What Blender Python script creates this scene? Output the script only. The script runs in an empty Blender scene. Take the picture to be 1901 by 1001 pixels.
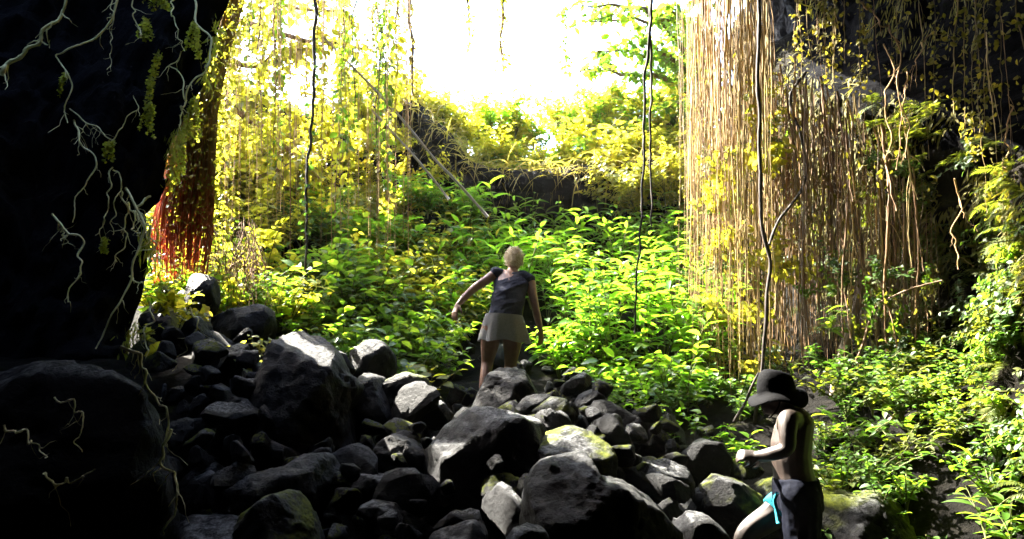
import bpy, bmesh, math
import numpy as np
from mathutils import Vector, Matrix, Euler

# ------------------------------------------------------------------ camera, sky, sun, exposure
scene = bpy.context.scene
C = scene.collection
PITCH = math.radians(8.0)
HFOV = math.radians(65.0)
CAMZ = 1.6
cam_data = bpy.data.cameras.new("camera")
cam_data.sensor_width = 36.0
cam_data.lens = 18.0 / math.tan(HFOV / 2)
cam_data.clip_start = 0.05
cam_data.clip_end = 3000
cam = bpy.data.objects.new("camera", cam_data)
cam.location = (0, 0, CAMZ)
cam.rotation_euler = (math.pi / 2 + PITCH, 0, 0)
C.objects.link(cam)
scene.camera = cam

SUN_TO = Vector((-0.55, 0.44, 0.71)).normalized()       # towards the sun
world = bpy.data.worlds.new("World")
scene.world = world
world.use_nodes = True
wn = world.node_tree.nodes
wl = world.node_tree.links
wn.clear()
sky = wn.new("ShaderNodeTexSky")
sky.sky_type = 'NISHITA'
sky.sun_disc = False
sky.sun_elevation = math.asin(SUN_TO.z)
sky.sun_rotation = math.atan2(SUN_TO.x, SUN_TO.y)
sky.dust_density = 2.0
bg = wn.new("ShaderNodeBackground")
bg.inputs["Strength"].default_value = 0.14
wo = wn.new("ShaderNodeOutputWorld")
wl.new(sky.outputs[0], bg.inputs[0])
wl.new(bg.outputs[0], wo.inputs[0])
sun_data = bpy.data.lights.new("sun", 'SUN')
sun_data.energy = 5.0
sun_data.angle = math.radians(0.5)
sun_data.color = (1.0, 0.94, 0.82)
sun = bpy.data.objects.new("sun", sun_data)
sun.rotation_euler = (-SUN_TO).to_track_quat('-Z', 'Y').to_euler()
sun.location = SUN_TO * 60
C.objects.link(sun)
vs = scene.view_settings
vs.view_transform = 'Standard'
vs.look = 'None'
vs.exposure = 4.25
vs.gamma = 1.0
vs.use_curve_mapping = False
scene.render.engine = 'CYCLES'
scene.cycles.use_denoising = True
scene.cycles.max_bounces = 7
scene.cycles.diffuse_bounces = 4
scene.cycles.glossy_bounces = 2
scene.cycles.transmission_bounces = 4
scene.cycles.sample_clamp_indirect = 6.0

# ------------------------------------------------------------------ helpers
rng = np.random.default_rng(7)
F = 950.5 / math.tan(HFOV / 2)
CP, SP = math.cos(PITCH), math.sin(PITCH)


def P(px, py, Y):
    """the point at depth Y (metres ahead) that the photograph shows at px, py"""
    u = (px - 950.5) / F
    v = (500.5 - py) / F
    s = Y / (CP - v * SP)
    return np.array([u * s, Y, CAMZ + (SP + v * CP) * s])


def sstep(x, a, b):
    t = np.clip((x - a) / (b - a), 0, 1)
    return t * t * (3 - 2 * t)


def _hash(ix, iy, iz, seed):
    h = (ix.astype(np.int64) * 374761393 + iy.astype(np.int64) * 668265263 + iz.astype(np.int64) * 1440662683 + seed * 974634777) & 0xFFFFFFFF
    h = ((h ^ (h >> 13)) * 1274126177) & 0xFFFFFFFF
    return ((h ^ (h >> 16)) & 0xFFFFFF) / float(0xFFFFFF)


def vnoise(p, seed=0):
    i = np.floor(p)
    f = p - i
    u = f * f * (3 - 2 * f)
    i = i.astype(np.int64)
    r = 0
    for dx in (0, 1):
        for dy in (0, 1):
            for dz in (0, 1):
                w = (u[:, 0] if dx else 1 - u[:, 0]) * (u[:, 1] if dy else 1 - u[:, 1]) * (u[:, 2] if dz else 1 - u[:, 2])
                r = r + w * _hash(i[:, 0] + dx, i[:, 1] + dy, i[:, 2] + dz, seed)
    return r * 2 - 1


def fbm(p, octaves=4, seed=0):
    p = np.asarray(p, float)
    a, r = 1.0, 0
    for o in range(octaves):
        r = r + a * vnoise(p * (2 ** o) + 17.3 * o, seed + o)
        a *= 0.5
    return r


def tag(o, label=None, cat=None, group=None, kind=None):
    if label: o["label"] = label
    if cat: o["category"] = cat
    if group: o["group"] = group
    if kind: o["kind"] = kind
    return o


def link(o, parent=None):
    C.objects.link(o)
    if parent is not None:
        o.parent = parent
    return o


def empty(name, loc=(0, 0, 0), rz=0.0, s=1.0):
    o = bpy.data.objects.new(name, None)
    o.empty_display_size = 0.1
    o.location = loc
    o.rotation_euler = (0, 0, rz)
    o.scale = (s, s, s)
    return link(o)


class MB:
    """collects vertices and faces; build() links them as one mesh object"""

    def __init__(self):
        self.v = []
        self.f = []
        self.n = 0

    def add(self, v, f):
        v = np.asarray(v, float)
        self.v.append(v)
        n = self.n
        self.f.extend([tuple(i + n for i in q) for q in f])
        self.n += len(v)

    def inst(self, tv, tf, pos, R, s):
        """many copies of a template: pos (N,3), R (N,3,3), s (N) or (N,3)"""
        N = len(pos)
        if N == 0:
            return
        s = np.asarray(s, float)
        if s.ndim == 1:
            s = np.repeat(s[:, None], 3, 1)
        w = tv[None] * s[:, None, :]
        w = np.einsum('nij,nmj->nmi', R, w) + pos[:, None, :]
        m = len(tv)
        self.v.append(w.reshape(-1, 3))
        n = self.n
        for k in range(N):
            o = n + k * m
            self.f.extend([tuple(i + o for i in q) for q in tf])
        self.n += N * m

    def tube(self, pts, rad, sides=5, cap=True):
        pts = np.asarray(pts, float)
        n = len(pts)
        rad = np.broadcast_to(np.asarray(rad, float), (n,))
        t = np.gradient(pts, axis=0)
        t /= np.linalg.norm(t, axis=1)[:, None] + 1e-9
        ref = np.array([1.0, 0, 0]) if abs(t[:, 0]).mean() < 0.75 else np.array([0, 1.0, 0])
        a = np.cross(t, ref)
        a /= np.linalg.norm(a, axis=1)[:, None] + 1e-9
        b = np.cross(t, a)
        th = np.arange(sides) * 2 * math.pi / sides
        v = pts[:, None, :] + rad[:, None, None] * (a[:, None, :] * np.cos(th)[None, :, None] + b[:, None, :] * np.sin(th)[None, :, None])
        f = []
        for i in range(n - 1):
            for k in range(sides):
                k2 = (k + 1) % sides
                f.append((i * sides + k, i * sides + k2, (i + 1) * sides + k2, (i + 1) * sides + k))
        if cap:
            f.append(tuple(range(sides)))
            f.append(tuple(range((n - 1) * sides, n * sides))[::-1])
        self.add(v.reshape(-1, 3), f)

    def mesh(self, name, m, smooth=True):
        me = bpy.data.meshes.new(name)
        v = np.concatenate(self.v) if self.v else np.zeros((0, 3))
        me.from_pydata(v.tolist(), [], self.f)
        if m is not None:
            me.materials.append(m)
        if smooth:
            me.polygons.foreach_set("use_smooth", [True] * len(me.polygons))
        me.update()
        return me

    def build(self, name, m, parent=None, smooth=True):
        return link(bpy.data.objects.new(name, self.mesh(name, m, smooth)), parent)


def frames(d, up):
    """rotation matrices with x along d and z near up"""
    d = d / (np.linalg.norm(d, axis=1)[:, None] + 1e-9)
    up = up - (up * d).sum(1)[:, None] * d
    up = up / (np.linalg.norm(up, axis=1)[:, None] + 1e-9)
    y = np.cross(up, d)
    return np.stack([d, y, up], axis=2)


def resample(pts, n):
    pts = np.asarray(pts, float)
    # smooth Catmull-Rom through the points
    d = np.r_[0, np.cumsum(np.linalg.norm(np.diff(pts, axis=0), axis=1))]
    t = np.linspace(0, d[-1], n)
    m = np.gradient(pts, d, axis=0) if len(pts) > 2 else np.repeat((pts[1] - pts[0])[None] / d[-1], 2, 0)
    i = np.clip(np.searchsorted(d, t) - 1, 0, len(d) - 2)
    h = (d[i + 1] - d[i])[:, None]
    s = ((t - d[i])[:, None]) / h
    return ((2 * s**3 - 3 * s**2 + 1) * pts[i] + (s**3 - 2 * s**2 + s) * h * m[i]
            + (-2 * s**3 + 3 * s**2) * pts[i + 1] + (s**3 - s**2) * h * m[i + 1])


# ------------------------------------------------------------------ materials
def new_mat(name):
    m = bpy.data.materials.new(name)
    m.use_nodes = True
    nt = m.node_tree
    nt.nodes.clear()
    out = nt.nodes.new("ShaderNodeOutputMaterial")
    return m, nt, out


def N(nt, typ, **kw):
    n = nt.nodes.new(typ)
    for k, v in kw.items():
        setattr(n, k, v)
    return n


def ramp(nt, fac, stops):
    r = N(nt, "ShaderNodeValToRGB")
    e = r.color_ramp.elements
    while len(e) < len(stops):
        e.new(0.5)
    for el, (p, c) in zip(e, stops):
        el.position = p
        el.color = (c[0], c[1], c[2], 1)
    nt.links.new(fac, r.inputs[0])
    return r.outputs[0]


def noise_tex(nt, scale, detail=4, rough=0.6, coord=None):
    n = N(nt, "ShaderNodeTexNoise")
    n.inputs["Scale"].default_value = scale
    n.inputs["Detail"].default_value = detail
    n.inputs["Roughness"].default_value = rough
    if coord is not None:
        nt.links.new(coord, n.inputs["Vector"])
    return n


def math_node(nt, op, a, b=None, clamp=False):
    n = N(nt, "ShaderNodeMath", operation=op, use_clamp=clamp)
    for k, x in enumerate((a, b)):
        if x is None: continue
        if isinstance(x, (int, float)):
            n.inputs[k].default_value = x
        else:
            nt.links.new(x, n.inputs[k])
    return n.outputs[0]


def mix_col(nt, fac, a, b):
    n = N(nt, "ShaderNodeMix", data_type='RGBA')
    for sock, x in ((n.inputs[0], fac), (n.inputs[6], a), (n.inputs[7], b)):
        if isinstance(x, (int, float)):
            sock.default_value = x
        elif isinstance(x, tuple):
            sock.default_value = (*x, 1)
        else:
            nt.links.new(x, sock)
    return n.outputs[2]


def rock_mat(name, lo, hi, moss=0.5, moss_cols=((0.008, 0.012, 0.003), (0.06, 0.065, 0.012)), rough=(0.32, 0.7), scale=1.0, world_space=False, bump=1.0, spec=0.2, top_lit=0.0):
    m, nt, out = new_mat(name)
    tc = N(nt, "ShaderNodeTexCoord")
    geo = N(nt, "ShaderNodeNewGeometry")
    co = geo.outputs["Position"] if world_space else tc.outputs["Object"]
    n1 = noise_tex(nt, 3.5 * scale, 8, 0.65, co)
    n2 = noise_tex(nt, 30 * scale, 8, 0.75, co)
    n3 = noise_tex(nt, 1.6 * scale, 5, 0.6, co)
    base = ramp(nt, n1.outputs[0], [(0.32, lo), (0.72, hi)])
    sep = N(nt, "ShaderNodeSeparateXYZ")
    nt.links.new(geo.outputs["Normal"], sep.inputs[0])
    up = N(nt, "ShaderNodeMapRange", interpolation_type='SMOOTHSTEP')
    nt.links.new(sep.outputs[2], up.inputs[0])
    up.inputs[1].default_value = 0.15
    up.inputs[2].default_value = 0.75
    patch = N(nt, "ShaderNodeMapRange", interpolation_type='SMOOTHSTEP')
    nt.links.new(n3.outputs[0], patch.inputs[0])
    patch.inputs[1].default_value = 0.66 - 0.3 * moss
    patch.inputs[2].default_value = 0.78 - 0.3 * moss
    mk = math_node(nt, 'MULTIPLY', up.outputs[0], patch.outputs[0])
    mcol = ramp(nt, n2.outputs[0], [(0.35, moss_cols[0]), (0.65, moss_cols[1])])
    if top_lit:  # light from above painted into the colour: patchy pale tone on upward faces
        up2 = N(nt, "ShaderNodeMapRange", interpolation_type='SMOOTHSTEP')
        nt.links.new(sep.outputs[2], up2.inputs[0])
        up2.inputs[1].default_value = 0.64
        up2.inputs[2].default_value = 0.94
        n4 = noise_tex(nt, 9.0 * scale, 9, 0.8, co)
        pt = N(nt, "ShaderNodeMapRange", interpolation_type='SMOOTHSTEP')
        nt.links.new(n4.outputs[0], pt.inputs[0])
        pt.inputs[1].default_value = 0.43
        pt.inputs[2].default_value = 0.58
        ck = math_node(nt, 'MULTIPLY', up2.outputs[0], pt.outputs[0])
        ccol = ramp(nt, n2.outputs[0], [(0.3, (0.03 * top_lit, 0.031 * top_lit, 0.034 * top_lit)), (0.7, (0.25 * top_lit, 0.255 * top_lit, 0.26 * top_lit))])
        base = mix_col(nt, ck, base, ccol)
    col = mix_col(nt, mk, base, mcol)
    p = N(nt, "ShaderNodeBsdfPrincipled")
    nt.links.new(col, p.inputs["Base Color"])
    p.inputs["Specular IOR Level"].default_value = spec
    r = N(nt, "ShaderNodeMapRange")
    nt.links.new(n2.outputs[0], r.inputs[0])
    r.inputs[3].default_value = rough[0]
    r.inputs[4].default_value = rough[1]
    rr = math_node(nt, 'ADD', r.outputs[0], math_node(nt, 'MULTIPLY', mk, 0.3), True)
    nt.links.new(rr, p.inputs["Roughness"])
    h = math_node(nt, 'ADD', n1.outputs[0], math_node(nt, 'MULTIPLY', n2.outputs[0], 0.55))
    b = N(nt, "ShaderNodeBump")
    b.inputs["Strength"].default_value = bump
    b.inputs["Distance"].default_value = 0.08
    nt.links.new(h, b.inputs["Height"])
    nt.links.new(b.outputs[0], p.inputs["Normal"])
    nt.links.new(p.outputs[0], out.inputs[0])
    return m


def leaf_mat(name, stops, tstops, trans=0.5, rough=0.48):
    m, nt, out = new_mat(name)
    geo = N(nt, "ShaderNodeNewGeometry")
    oi = N(nt, "ShaderNodeObjectInfo")
    r = math_node(nt, 'FRACT', math_node(nt, 'ADD', geo.outputs["Random Per Island"], oi.outputs["Random"]))
    n = noise_tex(nt, 1.3, 2, 0.5, geo.outputs["Position"])
    r = math_node(nt, 'ADD', math_node(nt, 'MULTIPLY', r, 0.6), math_node(nt, 'MULTIPLY', n.outputs[0], 0.4))
    k = len(stops) - 1
    col = ramp(nt, r, [(i / k, c) for i, c in enumerate(stops)])
    k = len(tstops) - 1
    tcol = ramp(nt, r, [(i / k, c) for i, c in enumerate(tstops)])
    p = N(nt, "ShaderNodeBsdfPrincipled")
    nt.links.new(col, p.inputs["Base Color"])
    p.inputs["Roughness"].default_value = rough
    p.inputs["Specular IOR Level"].default_value = 0.3
    t = N(nt, "ShaderNodeBsdfTranslucent")
    nt.links.new(tcol, t.inputs[0])
    mx = N(nt, "ShaderNodeMixShader")
    mx.inputs[0].default_value = trans
    nt.links.new(p.outputs[0], mx.inputs[1])
    nt.links.new(t.outputs[0], mx.inputs[2])
    nt.links.new(mx.outputs[0], out.inputs[0])
    return m


def bark_mat(name, lo, hi, rough=0.75, scale=30, spec=0.3, trans=0.0):
    m, nt, out = new_mat(name)
    tc = N(nt, "ShaderNodeTexCoord")
    geo = N(nt, "ShaderNodeNewGeometry")
    oi = N(nt, "ShaderNodeObjectInfo")
    mp = N(nt, "ShaderNodeMapping")
    mp.inputs["Scale"].default_value = (1, 1, 0.25)
    nt.links.new(tc.outputs["Object"], mp.inputs[0])
    n = noise_tex(nt, scale, 5, 0.65, mp.outputs[0])
    r = math_node(nt, 'FRACT', math_node(nt, 'ADD', geo.outputs["Random Per Island"], oi.outputs["Random"]))
    fac = math_node(nt, 'ADD', math_node(nt, 'MULTIPLY', n.outputs[0], 0.6), math_node(nt, 'MULTIPLY', r, 0.4))
    col = ramp(nt, fac, [(0.25, lo), (0.75, hi)])
    p = N(nt, "ShaderNodeBsdfPrincipled")
    nt.links.new(col, p.inputs["Base Color"])
    p.inputs["Roughness"].default_value = rough
    p.inputs["Specular IOR Level"].default_value = spec
    b = N(nt, "ShaderNodeBump")
    b.inputs["Strength"].default_value = 0.5
    b.inputs["Distance"].default_value = 0.01
    nt.links.new(n.outputs[0], b.inputs["Height"])
    nt.links.new(b.outputs[0], p.inputs["Normal"])
    if trans:
        t = N(nt, "ShaderNodeBsdfTranslucent")
        nt.links.new(col, t.inputs[0])
        mx = N(nt, "ShaderNodeMixShader")
        mx.inputs[0].default_value = trans
        nt.links.new(p.outputs[0], mx.inputs[1])
        nt.links.new(t.outputs[0], mx.inputs[2])
        nt.links.new(mx.outputs[0], out.inputs[0])
    else:
        nt.links.new(p.outputs[0], out.inputs[0])
    return m


def cloth_mat(name, c0, c1, scale=60, rough=0.85):
    m, nt, out = new_mat(name)
    tc = N(nt, "ShaderNodeTexCoord")
    n = noise_tex(nt, scale, 4, 0.6, tc.outputs["Object"])
    n2 = noise_tex(nt, 5, 3, 0.5, tc.outputs["Object"])
    f = math_node(nt, 'ADD', math_node(nt, 'MULTIPLY', n.outputs[0], 0.5), math_node(nt, 'MULTIPLY', n2.outputs[0], 0.5))
    col = ramp(nt, f, [(0.3, c0), (0.7, c1)])
    p = N(nt, "ShaderNodeBsdfPrincipled")
    nt.links.new(col, p.inputs["Base Color"])
    p.inputs["Roughness"].default_value = rough
    p.inputs["Specular IOR Level"].default_value = 0.06
    b = N(nt, "ShaderNodeBump")
    b.inputs["Strength"].default_value = 0.25
    b.inputs["Distance"].default_value = 0.01
    nt.links.new(n.outputs[0], b.inputs["Height"])
    nt.links.new(b.outputs[0], p.inputs["Normal"])
    nt.links.new(p.outputs[0], out.inputs[0])
    return m


def skin_mat(name, c0, c1):
    m, nt, out = new_mat(name)
    tc = N(nt, "ShaderNodeTexCoord")
    n = noise_tex(nt, 14, 4, 0.6, tc.outputs["Object"])
    col = ramp(nt, n.outputs[0], [(0.3, c0), (0.7, c1)])
    p = N(nt, "ShaderNodeBsdfPrincipled")
    nt.links.new(col, p.inputs["Base Color"])
    p.inputs["Roughness"].default_value = 0.5
    p.inputs["Subsurface Weight"].default_value = 0.15
    p.inputs["Subsurface Radius"].default_value = (0.012, 0.005, 0.003)
    nt.links.new(p.outputs[0], out.inputs[0])
    return m


M = {}
M['rock'] = rock_mat("lava_rock", (0.0004, 0.0004, 0.0010), (0.0028, 0.0028, 0.0044), moss=0.25, rough=(0.4, 0.75), top_lit=0.42, spec=0.12)
M['rock_wall'] = rock_mat("wall_lava_rock", (0.0005, 0.0005, 0.0012), (0.003, 0.003, 0.005), moss=0.30, rough=(0.5, 0.85), top_lit=0.5, spec=0.06)
M['rock_moss'] = rock_mat("mossy_lava_rock", (0.0004, 0.0004, 0.0009), (0.0030, 0.0030, 0.0042), top_lit=1.0, spec=0.08, moss=0.75, moss_cols=((0.03, 0.045, 0.006), (0.17, 0.19, 0.02)))
M['rock_bare'] = rock_mat("bare_lava_rock", (0.0005, 0.0005, 0.0012), (0.0042, 0.0042, 0.0062), moss=0.0, spec=0.12, rough=(0.36, 0.7), top_lit=1.25)
M['cave'] = rock_mat("cave_rock", (0.0005, 0.0005, 0.0014), (0.0028, 0.0028, 0.0055), moss=0.03, world_space=True, rough=(0.5, 0.85), spec=0.06)
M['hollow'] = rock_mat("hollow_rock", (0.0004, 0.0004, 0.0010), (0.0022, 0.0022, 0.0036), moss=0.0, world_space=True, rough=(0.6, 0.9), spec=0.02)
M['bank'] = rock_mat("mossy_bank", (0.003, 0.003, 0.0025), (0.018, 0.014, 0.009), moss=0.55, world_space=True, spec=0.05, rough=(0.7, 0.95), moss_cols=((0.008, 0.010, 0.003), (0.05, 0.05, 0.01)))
M['ground'] = rock_mat("rubble_soil", (0.002, 0.002, 0.002), (0.014, 0.012, 0.009), moss=0.3, world_space=True, spec=0.05, rough=(0.6, 0.95), scale=2.0)
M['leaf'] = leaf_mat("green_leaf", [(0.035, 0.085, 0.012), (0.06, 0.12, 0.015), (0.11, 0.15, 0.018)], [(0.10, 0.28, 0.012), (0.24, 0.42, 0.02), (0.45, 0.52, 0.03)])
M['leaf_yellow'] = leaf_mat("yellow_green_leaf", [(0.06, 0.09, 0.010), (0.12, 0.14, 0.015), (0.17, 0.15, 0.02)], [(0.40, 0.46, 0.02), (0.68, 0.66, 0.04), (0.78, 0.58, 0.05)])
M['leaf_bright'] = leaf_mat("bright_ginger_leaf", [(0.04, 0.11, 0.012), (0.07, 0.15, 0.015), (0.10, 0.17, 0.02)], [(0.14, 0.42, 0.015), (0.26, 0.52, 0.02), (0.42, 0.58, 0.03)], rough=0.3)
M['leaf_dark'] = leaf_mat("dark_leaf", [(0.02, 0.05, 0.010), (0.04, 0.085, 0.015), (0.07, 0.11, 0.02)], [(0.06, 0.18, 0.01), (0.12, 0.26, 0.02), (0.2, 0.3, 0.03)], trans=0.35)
M['fern'] = leaf_mat("fern_green", [(0.03, 0.05, 0.008), (0.06, 0.08, 0.012), (0.10, 0.10, 0.016)], [(0.10, 0.17, 0.01), (0.20, 0.25, 0.015), (0.30, 0.28, 0.02)], trans=0.4, rough=0.6)
M['maiden'] = leaf_mat("maidenhair_green", [(0.14, 0.17, 0.02), (0.20, 0.22, 0.03), (0.26, 0.24, 0.05)], [(0.4, 0.5, 0.03), (0.55, 0.6, 0.04), (0.6, 0.55, 0.06)], trans=0.5, rough=0.7)
M['moss'] = leaf_mat("hanging_moss", [(0.05, 0.05, 0.010), (0.10, 0.09, 0.015), (0.16, 0.13, 0.03)], [(0.2, 0.2, 0.015), (0.32, 0.28, 0.02), (0.4, 0.3, 0.04)], trans=0.3, rough=0.8)
M['straw'] = leaf_mat("dry_grass", [(0.10, 0.09, 0.02), (0.2, 0.16, 0.04), (0.28, 0.2, 0.07)], [(0.35, 0.32, 0.03), (0.5, 0.42, 0.06), (0.55, 0.4, 0.1)], trans=0.4, rough=0.7)
M['root_tan'] = bark_mat("tan_root", (0.13, 0.065, 0.022), (0.40, 0.245, 0.095))
M['root_olive'] = bark_mat("olive_root", (0.09, 0.06, 0.016), (0.30, 0.21, 0.065))
M['root_brown'] = bark_mat("brown_root", (0.05, 0.028, 0.016), (0.26, 0.15, 0.07))
M['root_pale'] = bark_mat("pale_root", (0.52, 0.47, 0.20), (0.86, 0.82, 0.45), rough=0.6)
M['root_dark'] = bark_mat("dark_vine", (0.012, 0.009, 0.008), (0.05, 0.035, 0.025))
M['bark_pale'] = bark_mat("pale_bark", (0.12, 0.085, 0.06), (0.42, 0.33, 0.24))
M['pole'] = bark_mat("weathered_pole", (0.14, 0.12, 0.10), (0.34, 0.30, 0.26))
M['stem'] = bark_mat("green_stem", (0.04, 0.05, 0.012), (0.13, 0.13, 0.03))


def red_root_mat():
    m, nt, out = new_mat("red_root")
    geo = N(nt, "ShaderNodeNewGeometry")
    sep = N(nt, "ShaderNodeSeparateXYZ")
    nt.links.new(geo.outputs["Position"], sep.inputs[0])
    mr = N(nt, "ShaderNodeMapRange")
    nt.links.new(sep.outputs[2], mr.inputs[0])
    mr.inputs[1].default_value = 2.3
    mr.inputs[2].default_value = 4.2
    n = noise_tex(nt, 9, 4, 0.6, geo.outputs["Position"])
    f = math_node(nt, 'ADD', mr.outputs[0], math_node(nt, 'MULTIPLY', math_node(nt, 'SUBTRACT', geo.outputs["Random Per Island"], 0.5), 0.5), True)
    col = ramp(nt, f, [(0.0, (0.34, 0.034, 0.012)), (0.4, (0.38, 0.085, 0.018)), (0.7, (0.36, 0.19, 0.035)), (1.0, (0.32, 0.22, 0.05))])
    p = N(nt, "ShaderNodeBsdfPrincipled")
    nt.links.new(col, p.inputs["Base Color"])
    p.inputs["Roughness"].default_value = 0.45
    t = N(nt, "ShaderNodeBsdfTranslucent")
    nt.links.new(col, t.inputs[0])
    mx = N(nt, "ShaderNodeMixShader")
    mx.inputs[0].default_value = 0.45
    nt.links.new(p.outputs[0], mx.inputs[1])
    nt.links.new(t.outputs[0], mx.inputs[2])
    nt.links.new(mx.outputs[0], out.inputs[0])
    return m


M['root_red'] = red_root_mat()

# ------------------------------------------------------------------ terrain
def ground_z(x, y, rough=True):
    x = np.asarray(x, float)
    y = np.asarray(y, float)
    z = np.interp(y, [-12, 3, 4, 5, 6, 7, 8, 9, 10, 11, 12.2, 12.8, 14, 18, 40, 900],
                  [-0.2, -0.1, 0.05, 0.35, 0.70, 1.02, 1.34, 1.70, 2.30, 2.9, 3.55, 4.9, 5.2, 5.7, 7.0, 12])
    z = z + 0.62 * sstep(-x, 0.9, 2.5) * sstep(y, 4.4, 6.2) * (1 - sstep(y, 7.5, 11))
    z = z + np.clip(-x - 1.3, 0, 3.2) * 0.52 * sstep(y, 7.5, 10.5) * (1 - 0.6 * sstep(y, 13, 18))
    z = z + 0.32 * sstep(y, 4.3, 5.2) * (1 - sstep(y, 6.5, 7.3)) * (1 - sstep(x, 0.9, 1.5))
    z = z - 0.45 * np.exp(-(((x - 1.9) / 0.9) ** 2 + ((y - 5.2) / 1.0) ** 2))
    z = z + np.clip(x - 2.4, 0, 4) * 0.55 * sstep(y, 4, 6) * (1 - sstep(y, 12, 16))
    if rough:
        q = np.stack([x.ravel(), y.ravel(), 0 * x.ravel()], 1)
        n = fbm(q * 1.1, 4, 3).reshape(x.shape)
        z = z + 0.10 * n * (1 + 0.05 * np.clip(y - 14, 0, 60))
    return z


def axis(parts):
    return np.concatenate([np.arange(a, b, s) for a, b, s in parts])


gx = axis([(-900, -100, 100), (-100, -20, 8), (-20, -6, 0.7), (-6, 6, 0.09), (6, 20, 0.7), (20, 100, 8), (100, 901, 100)])
gy = axis([(-12, 2, 0.5), (2, 14, 0.09), (14, 24, 0.5), (24, 100, 6), (100, 901, 100)])
X, Yg = np.meshgrid(gx, gy)
Z = ground_z(X, Yg)
nx, ny = len(gx), len(gy)
mb = MB()
idx = np.arange(nx * ny).reshape(ny, nx)
mb.add(np.stack([X, Yg, Z], -1).reshape(-1, 3), np.stack([idx[:-1, :-1], idx[:-1, 1:], idx[1:, 1:], idx[1:, :-1]], -1).reshape(-1, 4).tolist())
tag(mb.build("ground", M['ground']), kind="structure")


def grid_mesh(name, V, m):
    a, b = V.shape[:2]
    idx = np.arange(a * b).reshape(a, b)
    g = MB()
    g.add(V.reshape(-1, 3), np.stack([idx[:-1, :-1], idx[:-1, 1:], idx[1:, 1:], idx[1:, :-1]], -1).reshape(-1, 4).tolist())
    return g.build(name, m)


# left cave wall: a buttress whose broken edge frames the opening
zs = np.linspace(-1.2, 9.5, 170)
EP = np.array([P(px, py, 6.8) for px, py in
               [(455, -300), (430, 0), (405, 80), (388, 150), (362, 190), (332, 250), (316, 345), (278, 372), (284, 450), (286, 520), (262, 590), (240, 650), (255, 760), (262, 900), (262, 1100)]])
edge_x = np.interp(zs, EP[::-1, 2], EP[::-1, 0])
cols = []
for j, z in enumerate(zs):
    ex = edge_x[j] - 0.05
    bx = -3.75 - 0.25 * math.sin(z * 0.9)
    pth = np.array([(-4.6, -9.5), (-4.4, -4), (-4.3, 0), (-4.6, 3), (-4.9, 4.8), (bx - 0.9, 6.25), (-3.75, 6.6), (ex - 0.2, 6.68), (ex, 6.82), (ex - 0.08, 6.98), (ex - 0.6, 7.15), (ex - 2, 7.35), (ex - 4, 7.7), (-14, 8.2)])
    d = np.r_[0, np.cumsum(np.linalg.norm(np.diff(pth, axis=0), axis=1))]
    t = np.r_[np.linspace(0, d[4], 22)[:-1], np.linspace(d[4], d[10], 120)[:-1], np.linspace(d[10], d[-1], 20)]
    xy = np.stack([np.interp(t, d, pth[:, 0]), np.interp(t, d, pth[:, 1])], 1)
    cols.append(np.c_[xy, np.full(len(xy), z)])
V = np.array(cols)
q = V.reshape(-1, 3)
n = fbm(q * 1.3, 5, 11)[:, None] * np.array([[0.16, -0.24, 0.12]]) + fbm(q * 5, 4, 21)[:, None] * np.array([[0.09, -0.09, 0.05]])
V = (q + n).reshape(V.shape)
tag(grid_mesh("cave_wall_left", V, M['cave']), kind="structure")

# right cave wall: mossy lower bank, dark hollow above it
RP = np.array([(4.2, 18.0), (4.0, 15.0), (3.85, 13.2), (3.65, 12.0), (3.5, 10.6), (3.75, 9.2), (4.15, 8.1), (4.15, 7.1), (3.95, 6.1), (3.75, 5), (3.8, 3), (4.1, 0), (4.4, -4), (4.6, -9.5)])
RD = np.r_[0, np.cumsum(np.linalg.norm(np.diff(RP, axis=0), axis=1))]


def wall_right(s, z):
    """point on the right wall: s metres along its plan path, height z"""
    s = np.asarray(s, float)
    z = np.asarray(z, float)
    x = np.interp(s, RD, RP[:, 0])
    y = np.interp(s, RD, RP[:, 1])
    x2 = np.interp(s + 0.4, RD, RP[:, 0]); y2 = np.interp(s + 0.4, RD, RP[:, 1])
    x1 = np.interp(s - 0.4, RD, RP[:, 0]); y1 = np.interp(s - 0.4, RD, RP[:, 1])
    tx, ty = x2 - x1, y2 - y1
    l = np.hypot(tx, ty) + 1e-9
    nx_, ny_ = ty / l, -tx / l            # into the cave
    line = np.interp(y, [-10, 4, 6, 7, 9, 10.5, 12], [2.4, 2.6, 3.05, 3.8, 4.95, 5.5, 6.4])
    q = np.stack([x, y, z], -1).reshape(-1, 3)
    off = 0.22 * fbm(q * 1.2, 4, 31).reshape(x.shape) + 0.07 * fbm(q * 4.5, 3, 41).reshape(x.shape)
    off = off - 1.0 * sstep(z, line - 0.1, line + 0.9)
    off = off + 0.55 * (1 - sstep(z, 0.3, 2.6))
    return np.stack([x + nx_ * off, y + ny_ * off, z + 0 * x], -1)


ss = np.r_[np.linspace(0, 14, 260), np.linspace(14.3, RD[-1], 30)]
S_, Z_ = np.meshgrid(ss, np.linspace(-1.2, 10, 230), indexing='ij')
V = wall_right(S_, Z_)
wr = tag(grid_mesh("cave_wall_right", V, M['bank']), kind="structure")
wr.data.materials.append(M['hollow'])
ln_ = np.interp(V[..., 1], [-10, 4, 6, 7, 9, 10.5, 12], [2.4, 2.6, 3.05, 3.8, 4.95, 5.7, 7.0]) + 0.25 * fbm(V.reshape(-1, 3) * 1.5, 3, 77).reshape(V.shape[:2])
wr.data.polygons.foreach_set("material_index", ((V[..., 2] > ln_)[:-1, :-1] | (V[..., 1] < 5.2)[:-1, :-1] | (V[..., 1] > 11.6)[:-1, :-1]).astype(int).ravel())

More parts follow.
